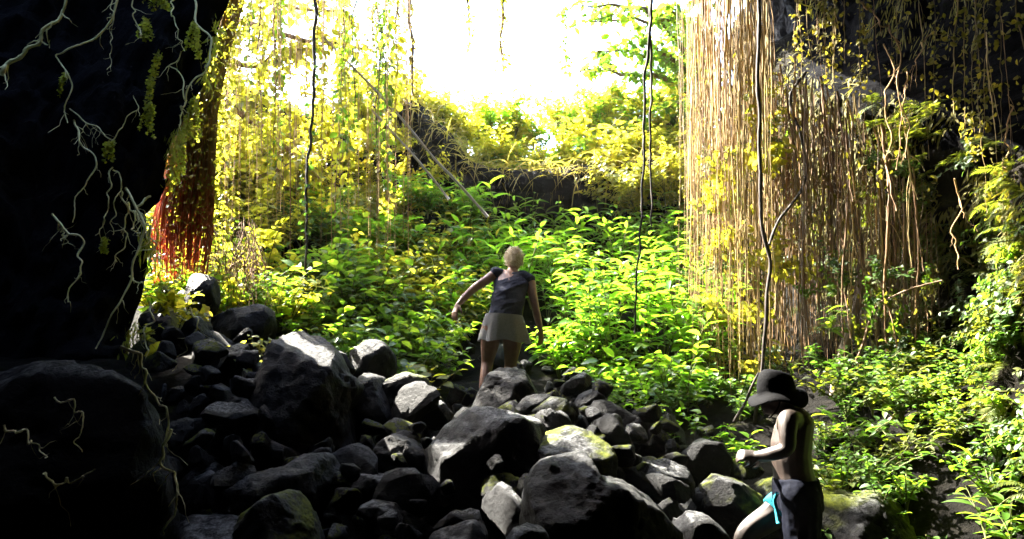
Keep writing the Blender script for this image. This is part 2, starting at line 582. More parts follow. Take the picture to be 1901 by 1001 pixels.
# roof with a ragged lip just above the picture, and the back of the cave
xs = np.linspace(-6.5, 8.0, 150)
rows = []
for x in xs:
    lip = 7.7 + 7.8 * float(sstep(x, 2.2, 2.8)) - 3.9 * float(sstep(-x, 1.8, 2.4)) + 0.25 * math.sin(x * 2.1) * 0.5  # unseen lip shaped for the light: cut back left, run out right for shade
    ys = np.linspace(-9.5, lip, 60)
    zr = np.maximum(4.3 + 0.4 * np.cos((x + 0.3) * 0.35), 1.6 + 0.505 * ys + 0.42)
    zl = zr[-1]
    top = np.array([(lip + 0.25, zl + 0.35), (lip + 0.3, zl + 0.9), (lip + 0.05, zl + 1.5), (lip - 1, zl + 1.9), (lip - 4, zl + 2.2), (-9.5, zl + 2.4)])
    rows.append(np.c_[np.full(66, x), np.r_[ys, top[:, 0]], np.r_[zr, top[:, 1]]])
V = np.array(rows)
q = V.reshape(-1, 3)
V = (q + fbm(q * 1.1, 4, 51)[:, None] * np.array([[0.05, 0.1, 0.16]])).reshape(V.shape)
tag(grid_mesh("cave_roof", V, M['cave']), kind="structure")
bx_, bz_ = np.meshgrid(np.linspace(-7, 8, 50), np.linspace(-2, 10, 40), indexing='ij')
q = np.stack([bx_, np.full(bx_.shape, -9.0), bz_], -1).reshape(-1, 3)
q[:, 1] += 0.4 * fbm(q * 0.8, 4, 61)
tag(grid_mesh("cave_wall_back", q.reshape(bx_.shape + (3,)), M['cave']), kind="structure")

# ------------------------------------------------------------------ boulders
_ico = {}
def ico(sub):
    if sub not in _ico:
        bm = bmesh.new()
        bmesh.ops.create_icosphere(bm, subdivisions=sub, radius=1)
        v = np.array([x.co for x in bm.verts])
        f = [tuple(x.index for x in fc.verts) for fc in bm.faces]
        bm.free()
        _ico[sub] = (v / np.linalg.norm(v, axis=1)[:, None], f)
    return _ico[sub]


def cut_planes(d, r, size, seed, k, lo=0.62, hi=0.95, front=False):
    g = np.random.default_rng(seed)
    for _ in range(k):
        n = g.normal(size=3)
        if front:
            n[1] = -abs(n[1]) * 1.3 - 0.2 if g.random() < 0.7 else abs(n[1]) * 1.3 + 0.2
        n /= np.linalg.norm(n)
        dn = d @ n
        ext = (r * dn).max()
        h = ext * g.uniform(lo, hi)
        with np.errstate(divide='ignore', invalid='ignore'):
            lim = np.where(dn > 0.05, h / np.maximum(dn, 0.05), 1e9)
        r = np.minimum(r, lim)
    return r


def finish_rock(d, r, size, seed, amp=0.05):
    v = d * r[:, None]
    k = 1.0 / size
    r = r + size * amp * (fbm(v * k * 2.2 + seed, 3, seed) + 0.5 * fbm(v * k * 7 + seed, 3, seed + 5) + 0.38 * fbm(v * k * 17 + seed, 3, seed + 6))
    rid = 1 - np.abs(fbm(v * k * 3.0 + 3 * seed, 2, seed + 9))
    r = r - size * 0.035 * np.clip(rid - 0.93, 0, 1) / 0.07
    return d * r[:, None]


def traced_rock(outline, Y, D, label, m='rock', sub=5, seed=0, group=None, p=2.8):
    pts = np.array([P(a, b, Y) for a, b in outline])
    c = pts.mean(0)
    c = np.array([(pts[:, 0].min() + pts[:, 0].max()) / 2, Y, (pts[:, 2].min() + pts[:, 2].max()) / 2])
    a = pts[:, [0, 2]] - c[[0, 2]]
    b = np.roll(a, -1, 0)
    d, f = ico(sub)
    th = np.linspace(-math.pi, math.pi, 361)
    u = np.stack([np.cos(th), np.sin(th)], 1)
    rr = np.zeros(len(th))
    for p0, p1 in zip(a, b):
        e = p1 - p0
        den = u[:, 0] * e[1] - u[:, 1] * e[0]
        den = np.where(abs(den) < 1e-9, 1e-9, den)
        t = (p0[0] * e[1] - p0[1] * e[0]) / den
        w = (p0[0] * u[:, 1] - p0[1] * u[:, 0]) / den
        ok = (t > 0) & (w >= -1e-6) & (w <= 1 + 1e-6)
        rr = np.where(ok, np.maximum(rr, t), rr)
    size = float(np.abs(a).max())
    rr = np.where(rr <= 0, size * 0.5, rr)
    rho = np.interp(np.arctan2(d[:, 2], d[:, 0]), th, rr)
    h = np.hypot(d[:, 0], d[:, 2])
    r = ((h / rho) ** p + (np.abs(d[:, 1]) / D) ** p) ** (-1 / p)
    r = cut_planes(d, r, size, seed + 100, 9, 0.62, 0.9, front=True)
    r = cut_planes(d, r, size, seed + 300, 14, 0.84, 0.97)
    v = finish_rock(d, r, size, seed, 0.034)
    base = v[:, 2].min()
    g = MB()
    g.add(v - np.array([0, 0, base]), f)
    o = g.build("boulder", M[m])
    o.location = c + np.array([0, 0, base])
    tag(o, label, "boulder", group)
    return o


heroes = [
    ([(222, 660), (240, 625), (268, 612), (300, 640), (318, 690), (322, 750), (290, 790), (230, 780)], 6.5, 0.3,
     "dark stone squeezed between the left cave edge and the creepers", 'rock_moss', 4),
    ([(268, 580), (290, 560), (325, 566), (345, 600), (345, 660), (300, 680), (270, 640)], 7.1, 0.28,
     "leaf-strewn dark stone under the red root mass", 'rock_moss', 4),
    ([(545, 603), (585, 612), (612, 640), (632, 665), (642, 690), (668, 722), (655, 760), (662, 830), (650, 880), (560, 960), (470, 900), (452, 820), (480, 760), (490, 700), (508, 650), (525, 615)], 6.0, 0.55,
     "tall black humped boulder rising above the others left of the woman", 'rock', 5),
    ([(790, 840), (830, 790), (865, 765), (905, 758), (960, 766), (1018, 785), (1026, 805), (1012, 850), (990, 900), (968, 980), (900, 1060), (820, 1000), (785, 900)], 5.6, 0.55,
     "large boulder with a broad pale lit top below the woman", 'rock_bare', 5),
    ([(993, 835), (1010, 805), (1050, 788), (1090, 798), (1130, 825), (1144, 850), (1138, 900), (1110, 940), (1000, 900)], 5.45, 0.4,
     "rounded boulder with a yellow-green mossy cap beside the pale-topped boulder", 'rock_moss', 5),
    ([(958, 980), (968, 915), (983, 872), (1003, 852), (1050, 845), (1088, 840), (1102, 856), (1114, 885), (1150, 890), (1190, 918), (1230, 950), (1262, 982), (1270, 1040), (1200, 1150), (980, 1150)], 4.6, 0.5,
     "broad black boulder with a ridge sloping down to the right under the mossy cap", 'rock', 5),
    ([(872, 765), (888, 730), (902, 700), (930, 673), (955, 676), (982, 694), (998, 726), (1005, 765), (960, 800), (890, 800)], 6.9, 0.4,
     "dark pointed boulder directly in front of the woman's legs", 'rock', 5),
    ([(1278, 930), (1300, 900), (1330, 883), (1375, 893), (1412, 920), (1424, 955), (1400, 1000), (1330, 1010), (1288, 970)], 5.75, 0.36,
     "rough rounded mossy boulder in front of the man's hands", 'rock_moss', 5),
    ([(1160, 888), (1188, 860), (1240, 853), (1276, 868), (1287, 895), (1276, 940), (1245, 970), (1190, 945)], 5.8, 0.35,
     "flat-topped pale grey boulder between the black ridge and the rough mossy boulder", 'rock_bare', 5),
    ([(1268, 845), (1290, 814), (1330, 812), (1352, 850), (1350, 900), (1300, 915), (1272, 880)], 6.1, 0.3,
     "black boulder tucked under the leaves in front of the man's hat", 'rock', 4),
    ([(1092, 740), (1125, 742), (1180, 772), (1235, 800), (1250, 850), (1150, 860), (1095, 800)], 6.6, 0.4,
     "black boulder shadowed beneath the broad green leaves right of the woman", 'rock', 4),
    ([(700, 722), (722, 702), (752, 690), (790, 700), (806, 728), (812, 770), (795, 815), (740, 820), (716, 780)], 6.5, 0.38,
     "boulder with a moss-streaked slanting side beside the tall black boulder", 'rock_moss', 5),
    ([(648, 722), (664, 690), (690, 684), (716, 705), (735, 745), (738, 790), (700, 815), (665, 800)], 6.35, 0.3,
     "narrow ridged boulder wedged against the tall black boulder", 'rock', 4),
    ([(688, 855), (704, 820), (730, 806), (762, 814), (794, 838), (796, 890), (745, 920), (698, 905)], 5.65, 0.33,
     "dark dome-shaped boulder left of the pale-topped boulder", 'rock', 5),
    ([(452, 955), (490, 925), (520, 913), (547, 914), (567, 940), (582, 970), (600, 1030), (520, 1100), (440, 1060)], 4.6, 0.36,
     "boulder with a lit grey shoulder at the foot of the peaked slab", 'rock_moss', 5),
    ([(398, 905), (470, 880), (530, 866), (580, 834), (602, 834), (626, 870), (642, 888), (640, 960), (600, 1060), (500, 1060), (405, 980)], 5.15, 0.4,
     "black peaked slab leaning at the foot of the tall black boulder", 'rock', 5),
    ([(365, 605), (420, 577), (478, 564), (500, 568), (516, 600), (516, 650), (440, 670), (370, 650)], 7.0, 0.4,
     "dark sharp-topped boulder below the brown roots at the bush's edge", 'rock', 4),
    ([(652, 655), (680, 628), (706, 630), (732, 652), (738, 695), (700, 710), (655, 700)], 7.3, 0.32,
     "dark boulder at the foot of the leafy bush behind the tall black boulder", 'rock', 4),
    ([(348, 515), (368, 500), (388, 500), (401, 520), (404, 565), (392, 590), (348, 590)], 6.9, 0.2,
     "dark upright stone beside the foot of the red root mass", 'rock', 4),
    ([(338, 665), (365, 630), (400, 613), (432, 640), (472, 670), (484, 710), (400, 735), (345, 710)], 6.5, 0.35,
     "black boulder edged with bright creeper leaves beside the left cave wall", 'rock', 4),
    ([(352, 725), (400, 710), (440, 724), (464, 752), (455, 810), (390, 820), (350, 780)], 6.0, 0.34,
     "slanting boulder with a pale lit face left of the tall black boulder", 'rock_bare', 4),
    ([(322, 805), (360, 778), (402, 770), (442, 792), (438, 860), (335, 875)], 5.6, 0.3,
     "flat black stone with a thin white lit edge beside the left wall", 'rock', 4),
    ([(335, 895), (380, 868), (412, 880), (424, 930), (395, 970), (338, 960)], 5.1, 0.24,
     "small grey-topped stone against the left wall's foot", 'rock_bare', 4),
    ([(310, 985), (350, 962), (420, 962), (475, 980), (490, 1050), (310, 1080)], 4.7, 0.3,
     "low grey slab at the very foot of the left wall", 'rock_bare', 4),
    ([(-160, 760), (0, 690), (120, 662), (230, 648), (268, 690), (298, 730), (322, 790), (318, 850), (336, 880), (332, 935), (302, 1010), (290, 1150), (-160, 1150)], 4.2, 0.6,
     "huge black wall-like rock bulging out below the hanging pale roots", 'rock_wall', 5),
    ([(1495, 925), (1540, 900), (1600, 918), (1640, 912), (1685, 935), (1718, 970), (1716, 1060), (1600, 1090), (1490, 1050)], 5.7, 0.4,
     "black boulder with a flat mossy top behind the man", 'rock_moss', 5),
    ([(795, 985), (830, 970), (890, 962), (905, 990), (900, 1060), (800, 1070)], 4.75, 0.25,
     "low wedge-shaped stone with a bright top under the pale-topped boulder", 'rock_bare', 4),
    ([(938, 1005), (952, 982), (980, 973), (1010, 982), (1026, 1010), (1010, 1060), (945, 1060)], 4.0, 0.16,
     "small rounded grey stone at the left foot of the broad black boulder", 'rock_bare', 4),
    ([(1250, 985), (1275, 950), (1310, 955), (1345, 985), (1360, 1040), (1250, 1060)], 4.9, 0.26,
     "lumpy grey stone at the foot of the rough mossy boulder", 'rock_bare', 4),
    ([(1036, 722), (1060, 702), (1082, 690), (1098, 692), (1102, 708), (1082, 728), (1050, 738)], 7.0, 0.16,
     "pale stone with a dark rounded end right of the woman's boulder", 'rock_bare', 4),
    ([(1060, 760), (1075, 730), (1100, 722), (1128, 735), (1138, 770), (1110, 790), (1070, 785)], 6.7, 0.22,
     "dark tilted stone below the pale stone with the rounded end", 'rock', 4),
    ([(985, 765), (1020, 735), (1050, 740), (1075, 770), (1080, 800), (1000, 800)], 6.3, 0.25,
     "angular stone with mossy edges above the yellow-capped boulder", 'rock_moss', 4),
    ([(640, 900), (660, 878), (700, 880), (745, 893), (748, 920), (690, 935), (645, 925)], 5.3, 0.22,
     "thin bright-topped slab between the peaked slab and the dome-shaped boulder", 'rock_bare', 4),
    ([(655, 945), (690, 930), (735, 935), (755, 960), (740, 990), (665, 985)], 4.95, 0.2,
     "dark stone with a white lit crest under the thin bright slab", 'rock_bare', 4),
    ([(1140, 900), (1155, 868), (1185, 865), (1215, 890), (1235, 930), (1190, 940)], 5.55, 0.22,
     "moss-flecked stone on the upper side of the black ridge", 'rock_moss', 4),
    ([(1400, 905), (1440, 880), (1480, 890), (1500, 930), (1480, 980), (1410, 970)], 5.9, 0.25,
     "grey-green stone behind the man's knee", 'rock_moss', 4),
]
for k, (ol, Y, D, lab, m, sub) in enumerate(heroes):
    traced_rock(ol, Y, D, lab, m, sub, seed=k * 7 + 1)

# loose lava stones that fill the pile
stone_meshes = []
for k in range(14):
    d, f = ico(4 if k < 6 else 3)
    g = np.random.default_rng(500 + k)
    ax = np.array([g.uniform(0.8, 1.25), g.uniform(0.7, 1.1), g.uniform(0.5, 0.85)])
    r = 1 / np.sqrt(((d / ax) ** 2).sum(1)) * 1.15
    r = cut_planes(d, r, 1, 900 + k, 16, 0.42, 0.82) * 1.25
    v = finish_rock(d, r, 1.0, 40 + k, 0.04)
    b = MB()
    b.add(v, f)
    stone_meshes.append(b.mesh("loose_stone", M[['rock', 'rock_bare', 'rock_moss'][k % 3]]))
stone_labels = [
    ("dark angular lava stone lying loose in the boulder pile", "loose dark lava stones"),
    ("bare grey lava stone lying loose in the boulder pile", "loose grey lava stones"),
    ("moss-flecked lava stone lying loose in the boulder pile", "loose mossy lava stones")]
g = np.random.default_rng(77)


def on_slope(px, py, lift):
    """where the sight line through px, py meets the slope raised by lift"""
    for Y in np.arange(4.3, 11, 0.06):
        p = P(px, py, Y)
        if p[2] < float(ground_z(p[0], p[1], False)) + lift:
            return p
    return None


cnt = tries = 0
placed = []
edge_top = lambda px: np.interp(px, [300, 420, 520, 640, 760, 830, 1000, 1060, 1150, 1300, 1480], [600, 580, 600, 640, 655, 600, 660, 690, 730, 810, 850])
while cnt < 300 and tries < 6000:
    tries += 1
    px = g.uniform(290, 1400)
    py = edge_top(px) + (1010 - edge_top(px)) * g.random() ** 1.25
    p = on_slope(px, py, g.uniform(0.10, 0.38))
    if p is None:
        continue
    x, y, z = p
    if 1.3 < x < 2.3 and 4.6 < y < 5.8:
        continue
    s = g.choice([0.07, 0.09, 0.12, 0.15, 0.19, 0.23], p=[0.18, 0.24, 0.22, 0.18, 0.11, 0.07]) * g.uniform(0.85, 1.15)
    if abs(x - 0.0) < 0.4 and abs(y - 7.65) < 0.45:
        continue
    if any((x - a) ** 2 + (y - b) ** 2 + (z - e_) ** 2 < (0.5 * (s + c)) ** 2 for a, b, e_, c in placed):
        continue
    placed.append((x, y, z, s))
    k = int(g.integers(len(stone_meshes)))
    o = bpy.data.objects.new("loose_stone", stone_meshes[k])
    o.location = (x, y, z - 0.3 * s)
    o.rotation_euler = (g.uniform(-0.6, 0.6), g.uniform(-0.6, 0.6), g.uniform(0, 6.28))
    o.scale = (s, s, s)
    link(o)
    zone = ("on the path beside the woman" if y > 7.3 and x > -1.0 else "under the left cave wall's edge" if px < 480 else "around the tall black boulder" if px < 760
            else "around the pale-topped boulder" if px < 1010 else "around the yellow-capped boulder" if px < 1230 else "in front of the man")
    look = ("dark angular lava stone", "bare grey lava stone", "moss-flecked lava stone")[k % 3]
    tag(o, ("small " if s < 0.12 else "") + look + " lying loose " + zone, "stone", look + "s " + zone)
    cnt += 1

# rock shelf behind the plants, grass hanging over its edge
def shelf():
    us = np.linspace(0, 1, 120)
    prof = [(0.9, -0.9), (0.55, -0.55), (0.45, -0.2), (0.1, -0.06), (-0.25, 0.02), (-0.32, 0.2), (-0.1, 0.42), (0.5, 0.55), (2.0, 0.62)]
    L = resample([P(560, 250, 13.2), P(700, 225, 12.9), P(770, 240, 12.4), P(830, 300, 12.2), (P(880, 352, 12.1)), P(960, 362, 12.0), P(1080, 360, 12.0), P(1180, 350, 12.1), P(1300, 330, 12.3)], 120)
    V = np.array([[c + np.array([0, a * 1.0, b]) for a, b in prof] for c in L])
    q = V.reshape(-1, 3)
    q = q + fbm(q * 2.2, 4, 71)[:, None] * np.array([[0.04, 0.12, 0.08]])
    tag(grid_mesh("rock_ledge", q.reshape(V.shape), M['cave']), kind="structure")
    return L
LEDGE = shelf()

# ------------------------------------------------------------------ foliage templates
def leaf_tpl(L=1.0, W=0.4, n=4, fold=0.25, curl=0.25, peak=0.45):
    """a folded, arched leaf along +x"""
    v, f = [(0, 0, 0)], []
    for i in range(1, n):
        t = i / n
        w = W * 0.5 * (math.sin(math.pi * t ** (math.log(0.5) / math.log(peak)))) ** 0.8
        x, z = L * t, 0.18 * t - curl * t * t
        v += [(x, w, z + fold * w), (x, 0, z), (x, -w, z + fold * w)]
    v.append((L, 0, 0.18 - curl))
    e = len(v) - 1
    f += [(0, 2, 1), (0, 3, 2)]
    for i in range(n - 2):
        a = 1 + 3 * i
        f += [(a, a + 1, a + 4, a + 3), (a + 1, a + 2, a + 5, a + 4)]
    a = 1 + 3 * (n - 2)
    f += [(a, a + 1, e), (a + 1, a + 2, e)]
    return np.array(v, float), f


T_ELL = leaf_tpl(1, 0.55, 4, 0.3, 0.3, 0.42)
T_LAN = leaf_tpl(1, 0.24, 5, 0.35, 0.45, 0.4)
T_SMALL = leaf_tpl(1, 0.6, 3, 0.3, 0.25, 0.5)
T_BLADE = leaf_tpl(1, 0.05, 6, 0.5, 0.75, 0.3)
_rv = [(0, 0, 0)] + [(0.55 + 0.5 * math.cos(a), 0.5 * math.sin(a), 0.05 * math.cos(3 * a)) for a in np.linspace(0, 2 * math.pi, 7)[:-1]]
T_ROUND = (np.array(_rv), [(1, 2, 3, 4, 5, 6)])
T_PINNA = (np.array([(0, 0, 0), (0.45, 0.12, -0.02), (1, 0, -0.12), (0.45, -0.12, -0.02)]), [(0, 3, 2, 1)])


def gen_plant(g, nst=5, h=0.8, spread=0.35, per=12, size=0.09, droop=0.3, upright=0.3, t0=0.25):
    """stems as polylines and leaves as (positions, rotations, sizes)"""
    stems, pos, dirs, ups, sz = [], [], [], [], []
    for k in range(nst):
        az = g.uniform(0, 2 * math.pi)
        hh = h * g.uniform(0.6, 1.05)
        sp = spread * g.uniform(0.3, 1.1)
        t = np.linspace(0, 1, 8)
        bend = g.uniform(1.2, 2.2)
        pts = np.stack([math.cos(az) * sp * t ** bend, math.sin(az) * sp * t ** bend, hh * (t - droop * 0.3 * t ** 3)], 1)
        pts[:, :2] += g.normal(0, 0.05 * h, 2) * t[:, None] * 0.5
        stems.append(pts)
        ph = g.uniform(0, 6.28)
        for j in range(per):
            tt = t0 + (1 - t0) * (j + g.uniform(0, 0.7)) / per
            p = np.array([np.interp(tt, t, pts[:, i]) for i in range(3)])
            a = ph + j * 2.4 + g.normal(0, 0.4)
            pos.append(p)
            dirs.append((math.cos(a), math.sin(a), upright + g.normal(0, 0.3) - droop * 0.4))
            ups.append((g.normal(0, 0.35), g.normal(0, 0.35), 1))
            sz.append(size * g.uniform(0.6, 1.25))
    R = frames(np.array(dirs, float), np.array(ups, float))
    return stems, (np.array(pos), R, np.array(sz))


def plant_meshes(g, tpl, leaf_m, stem_m='stem', stem_r=0.006, name="foliage", **kw):
    stems, (pos, R, sz) = gen_plant(g, **kw)
    a = MB()
    for s in stems:
        a.tube(s, np.linspace(stem_r, stem_r * 0.4, len(s)), 4)
    b = MB()
    b.inst(tpl[0], tpl[1], pos, R, sz)
    return a.mesh("stem", M[stem_m]), b.mesh(name, M[leaf_m])


def place_joined(name, meshes, loc, rz, s, label, cat, group, part="foliage", tilt=(0, 0)):
    e = empty(name, loc, rz, s)
    e.rotation_euler = (tilt[0], tilt[1], rz)
    tag(e, label, cat, group)
    link(bpy.data.objects.new("stem", meshes[0]), e)
    link(bpy.data.objects.new(part, meshes[1]), e)
    return e


_leafmesh = {}
def leaf_mesh(tpl_name, tpl, m):
    k = (tpl_name, m)
    if k not in _leafmesh:
        b = MB()
        b.add(*tpl)
        _leafmesh[k] = b.mesh("leaf", M[m])
    return _leafmesh[k]


def place_leafy(name, plan, stem_mesh, lm, loc, rz, s, label, cat, group, part="leaf", tilt=(0, 0)):
    """a plant whose leaves are objects of their own"""
    e = empty(name, loc, rz, s)
    e.rotation_euler = (tilt[0], tilt[1], rz)
    tag(e, label, cat, group)
    link(bpy.data.objects.new("stem", stem_mesh), e)
    pos, R, sz = plan
    for p, r, k in zip(pos, R, sz):
        o = bpy.data.objects.new(part, lm)
        m = Matrix.Identity(4)
        for i in range(3):
            for j in range(3):
                m[i][j] = r[i, j] * k
            m[i][3] = p[i]
        link(o, e)
        o.matrix_local = m
    return e


def leafy_variants(n, seed, stem_r=0.006, stem_m='stem', **kw):
    out = []
    for k in range(n):
        g = np.random.default_rng(seed + k)
        stems, plan = gen_plant(g, **kw)
        a = MB()
        for s in stems:
            a.tube(s, np.linspace(stem_r, stem_r * 0.4, len(s)), 4)
        out.append((a.mesh("stem", M[stem_m]), plan))
    return out

# ------------------------------------------------------------------ shrubs on the left slope (broad leaves)
def px_of(x, y, z):
    c = np.array([x, y, z - CAMZ])
    f = c[1] * CP + c[2] * SP
    u = -c[1] * SP + c[2] * CP
    return 950.5 + F * c[0] / f, 500.5 - F * u / f


g = np.random.default_rng(3)
shrubs_g = [plant_meshes(np.random.default_rng(100 + k), T_ELL, 'leaf', nst=9, h=0.75, spread=0.5, per=16, size=0.105, droop=0.45) for k in range(5)]
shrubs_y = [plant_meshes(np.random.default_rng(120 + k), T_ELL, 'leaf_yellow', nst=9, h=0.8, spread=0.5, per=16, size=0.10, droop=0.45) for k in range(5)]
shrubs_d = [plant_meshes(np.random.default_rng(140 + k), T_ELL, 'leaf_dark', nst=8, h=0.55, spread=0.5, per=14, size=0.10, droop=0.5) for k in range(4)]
for k in range(215):
    y = g.uniform(7.7, 12.2)
    px = g.uniform(285, 850)
    if px < 400 and y < 7.9: continue
    x = (px - 950) / F * y
    if -0.85 < x < 0.3 and y < 9.6:
        continue
    z = float(ground_z(x, y))
    yellow = y > 9.6 and g.random() < 0.7
    if px < 520 and g.random() < 0.7: yellow = True
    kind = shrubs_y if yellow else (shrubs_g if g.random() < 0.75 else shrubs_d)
    lab = ("yellow-green leafy shrub glowing in sun on the slope left of the woman", "sunlit shrubs on the left slope") if yellow else (
        ("mid-green broad-leaved shrub on the slope left of the woman", "green shrubs on the left slope") if kind is shrubs_g else
        ("low dark-green shrub shaded under the bushes left of the woman", "dark shrubs on the left slope"))
    zn = "near the red root mass" if px < 520 else "behind the tall black boulder" if px < 690 else "beside the woman's raised arm"
    lab = (lab[0].replace("left of the woman", zn), lab[1] + " " + zn)
    place_joined("leafy_shrub", kind[int(g.integers(len(kind)))], (x, y, z - 0.05), g.uniform(0, 6.28), g.uniform(0.8, 1.4), lab[0], "shrub", lab[1], tilt=(g.normal(0.1, 0.15), g.normal(0, 0.15)))

lime = [plant_meshes(np.random.default_rng(160 + k), T_LAN, 'leaf_yellow' if k % 2 else 'leaf_bright', nst=9, h=0.8, spread=0.5, per=12, size=0.20, droop=0.4) for k in range(4)]
for k in range(46):
    px = g.uniform(640, 905)
    y = g.uniform(9.7, 12.0)
    x = (px - 950) / F * y
    place_joined("lime_bush", lime[int(g.integers(4))], (x, y, float(ground_z(x, y)) - 0.05), g.uniform(0, 6.28), g.uniform(0.75, 1.25), "bright lime bush with narrow leaves between the left bush and the ledge", "bush", "lime bushes below the ledge", tilt=(g.normal(0.1, 0.15), g.normal(0, 0.15)))
# edge plants with single large leaves, in front of the left bush and among the stones
edge_v = leafy_variants(6, 200, nst=5, h=0.42, spread=0.32, per=6, size=0.13, droop=0.5)
for k in range(16):
    px = g.uniform(735, 890)
    place_joined("lime_bush", lime[int(g.integers(4))], P(px, g.uniform(385, 430), g.uniform(11.3, 11.8)), g.uniform(0, 6.28), g.uniform(0.6, 0.9), "bright lime bush with narrow leaves between the left bush and the ledge", "bush", "lime bushes below the ledge")
lm_e = leaf_mesh("ell", T_ELL, 'leaf_yellow')
lm_g = leaf_mesh("ell", T_ELL, 'leaf')
lm_b = leaf_mesh("ell", T_ELL, 'leaf_bright')
spots = []
for px in range(500, 850, 26):
    y = 7.7 + 0.7 * g.random()
    spots.append((px + g.uniform(-12, 12), y))
for px, y in spots:
    x = (px - 950) / F * y
    v = edge_v[int(g.integers(6))]
    place_leafy("edge_plant", v[1], v[0], lm_e if g.random() < 0.6 else lm_g, (x, y, float(ground_z(x, y)) + 0.05), g.uniform(0, 6.28), g.uniform(0.8, 1.25),
                "small plant with round-ended bright leaves where the left bush meets the stones", "plant", "leafy plants edging the left bush")
# creepers round the stones at the foot of the red root mass
for px, py, y in [(290, 560, 6.3), (330, 590, 6.4), (275, 620, 6.2), (370, 575, 6.5), (395, 640, 6.25), (430, 665, 6.2), (470, 690, 6.1), (300, 650, 6.1), (450, 720, 5.9), (350, 560, 6.6), (480, 645, 6.5), (320, 530, 6.5)]:
    v = edge_v[int(g.integers(6))]
    p = P(px, py + 25, y)
    place_leafy("creeper", v[1], v[0], lm_e, p, g.uniform(0, 6.28), g.uniform(0.5, 0.75),
                "small sunlit creeper with yellow-green leaves among stones below the red roots", "creeper", "creepers below the red root mass", tilt=(g.uniform(0.2, 0.8), g.normal(0, 0.3)))

# ------------------------------------------------------------------ tall ginger plants behind and right of the woman
ginger = leafy_variants(7, 300, nst=4, h=1.15, spread=0.42, per=11, size=0.235, droop=0.35, upright=0.45, t0=0.3, stem_r=0.009)
lm_l = leaf_mesh("lan", T_LAN, 'leaf_bright')
n_ = 0
for k in range(400):
    y = g.uniform(8.6, 12.0)
    px = g.uniform(860, 1345)
    x = (px - 950) / F * y
    if -0.6 < x < 0.35 and y < 10.0: continue
    z = float(ground_z(x, y))
    if any((x - a) ** 2 + (y - b) ** 2 < 0.05 for a, b in [s for s in spots if s[0] < 20]): continue
    spots.append((x, y))
    place_leafy("ginger_plant", *(lambda v: (v[1], v[0]))(ginger[int(g.integers(7))]), lm_l, (x, y, z - 0.05), g.uniform(0, 6.28), g.uniform(0.7, 1.12),
                "tall plant with long bright green leaves " + (zn := "just below the dark ledge" if y > 10.9 else "directly behind the woman" if px < 1010 else "between the woman and the long black vine" if px < 1190 else "between the long black vine and the root curtain"), "plant", "tall long-leaved plants " + zn, tilt=(g.normal(0.08, 0.1), g.normal(0, 0.1)))
    n_ += 1
    if n_ >= 88: break
# broad-leaved plants at the foot of the ginger, right of the woman
broad = leafy_variants(5, 350, nst=4, h=0.55, spread=0.4, per=7, size=0.155, droop=0.4, upright=0.3)
for k in range(30):
    px = g.uniform(1000, 1360)
    y = g.uniform(8.0, 9.2) if px > 1080 else g.uniform(8.4, 9.3)
    x = (px - 950) / F * y
    v = broad[int(g.integers(5))]
    place_leafy("broad_leaved_plant", v[1], v[0], lm_b if g.random() < 0.6 else lm_g, (x, y, float(ground_z(x, y)) - 0.02), g.uniform(0, 6.28), g.uniform(0.7, 1.1),
                "knee-high plant with broad pointed green leaves between the woman and the root curtain", "plant", "broad-leaved plants right of the woman")
for px, py, y, s in [(1230, 640, 7.3, 1.0), (1195, 660, 7.4, 0.95), (1275, 650, 7.6, 0.95), (1290, 760, 6.6, 0.55), (1180, 715, 7.0, 0.6), (1130, 700, 7.2, 0.6), (1215, 745, 6.8, 0.55), (1360, 800, 6.4, 0.6), (1380, 815, 6.2, 0.55), (1245, 775, 6.6, 0.5), (1330, 790, 6.5, 0.5)]:
    v = broad[int(g.integers(5))]
    p = P(px, py, y)
    place_leafy("broad_leaved_plant", v[1], v[0], lm_b, p - np.array([0, 0, 0.45 * s]), g.uniform(0, 6.28), s,
                "leafy sprig with bright broad leaves rising above the dark boulders right of the woman", "plant", "bright sprigs above the right boulders")
for k in range(18):
    px = g.uniform(1080, 1420)
    y = g.uniform(7.5, 8.4)
    x = (px - 950) / F * y
    place_joined("low_shrub", shrubs_d[int(g.integers(4))], (x, y, float(ground_z(x, y)) - 0.05), g.uniform(0, 6.28), g.uniform(0.5, 0.95),
                 "low dark-green undergrowth shrub between the boulders and the hanging roots", "shrub", "dark undergrowth by the hanging roots")

for k in range(26):
    px = g.uniform(1290, 1700)
    py = g.uniform(640, 790)
    y = curtain_Y(px) - g.uniform(0.3, 0.9) if False else np.interp(px, [1240, 1420, 1600, 1720], [9.0, 8.3, 7.4, 7.0]) + g.uniform(-0.4, 0.2)
    place_joined("low_shrub", (shrubs_d + shrubs_d)[int(g.integers(8))], P(px, py, y) - np.array([0, 0, 0.3]), g.uniform(0, 6.28), g.uniform(0.5, 0.85),
                 "green shrub growing up through the foot of the hanging root curtain", "shrub", "shrubs at the foot of the root curtain")
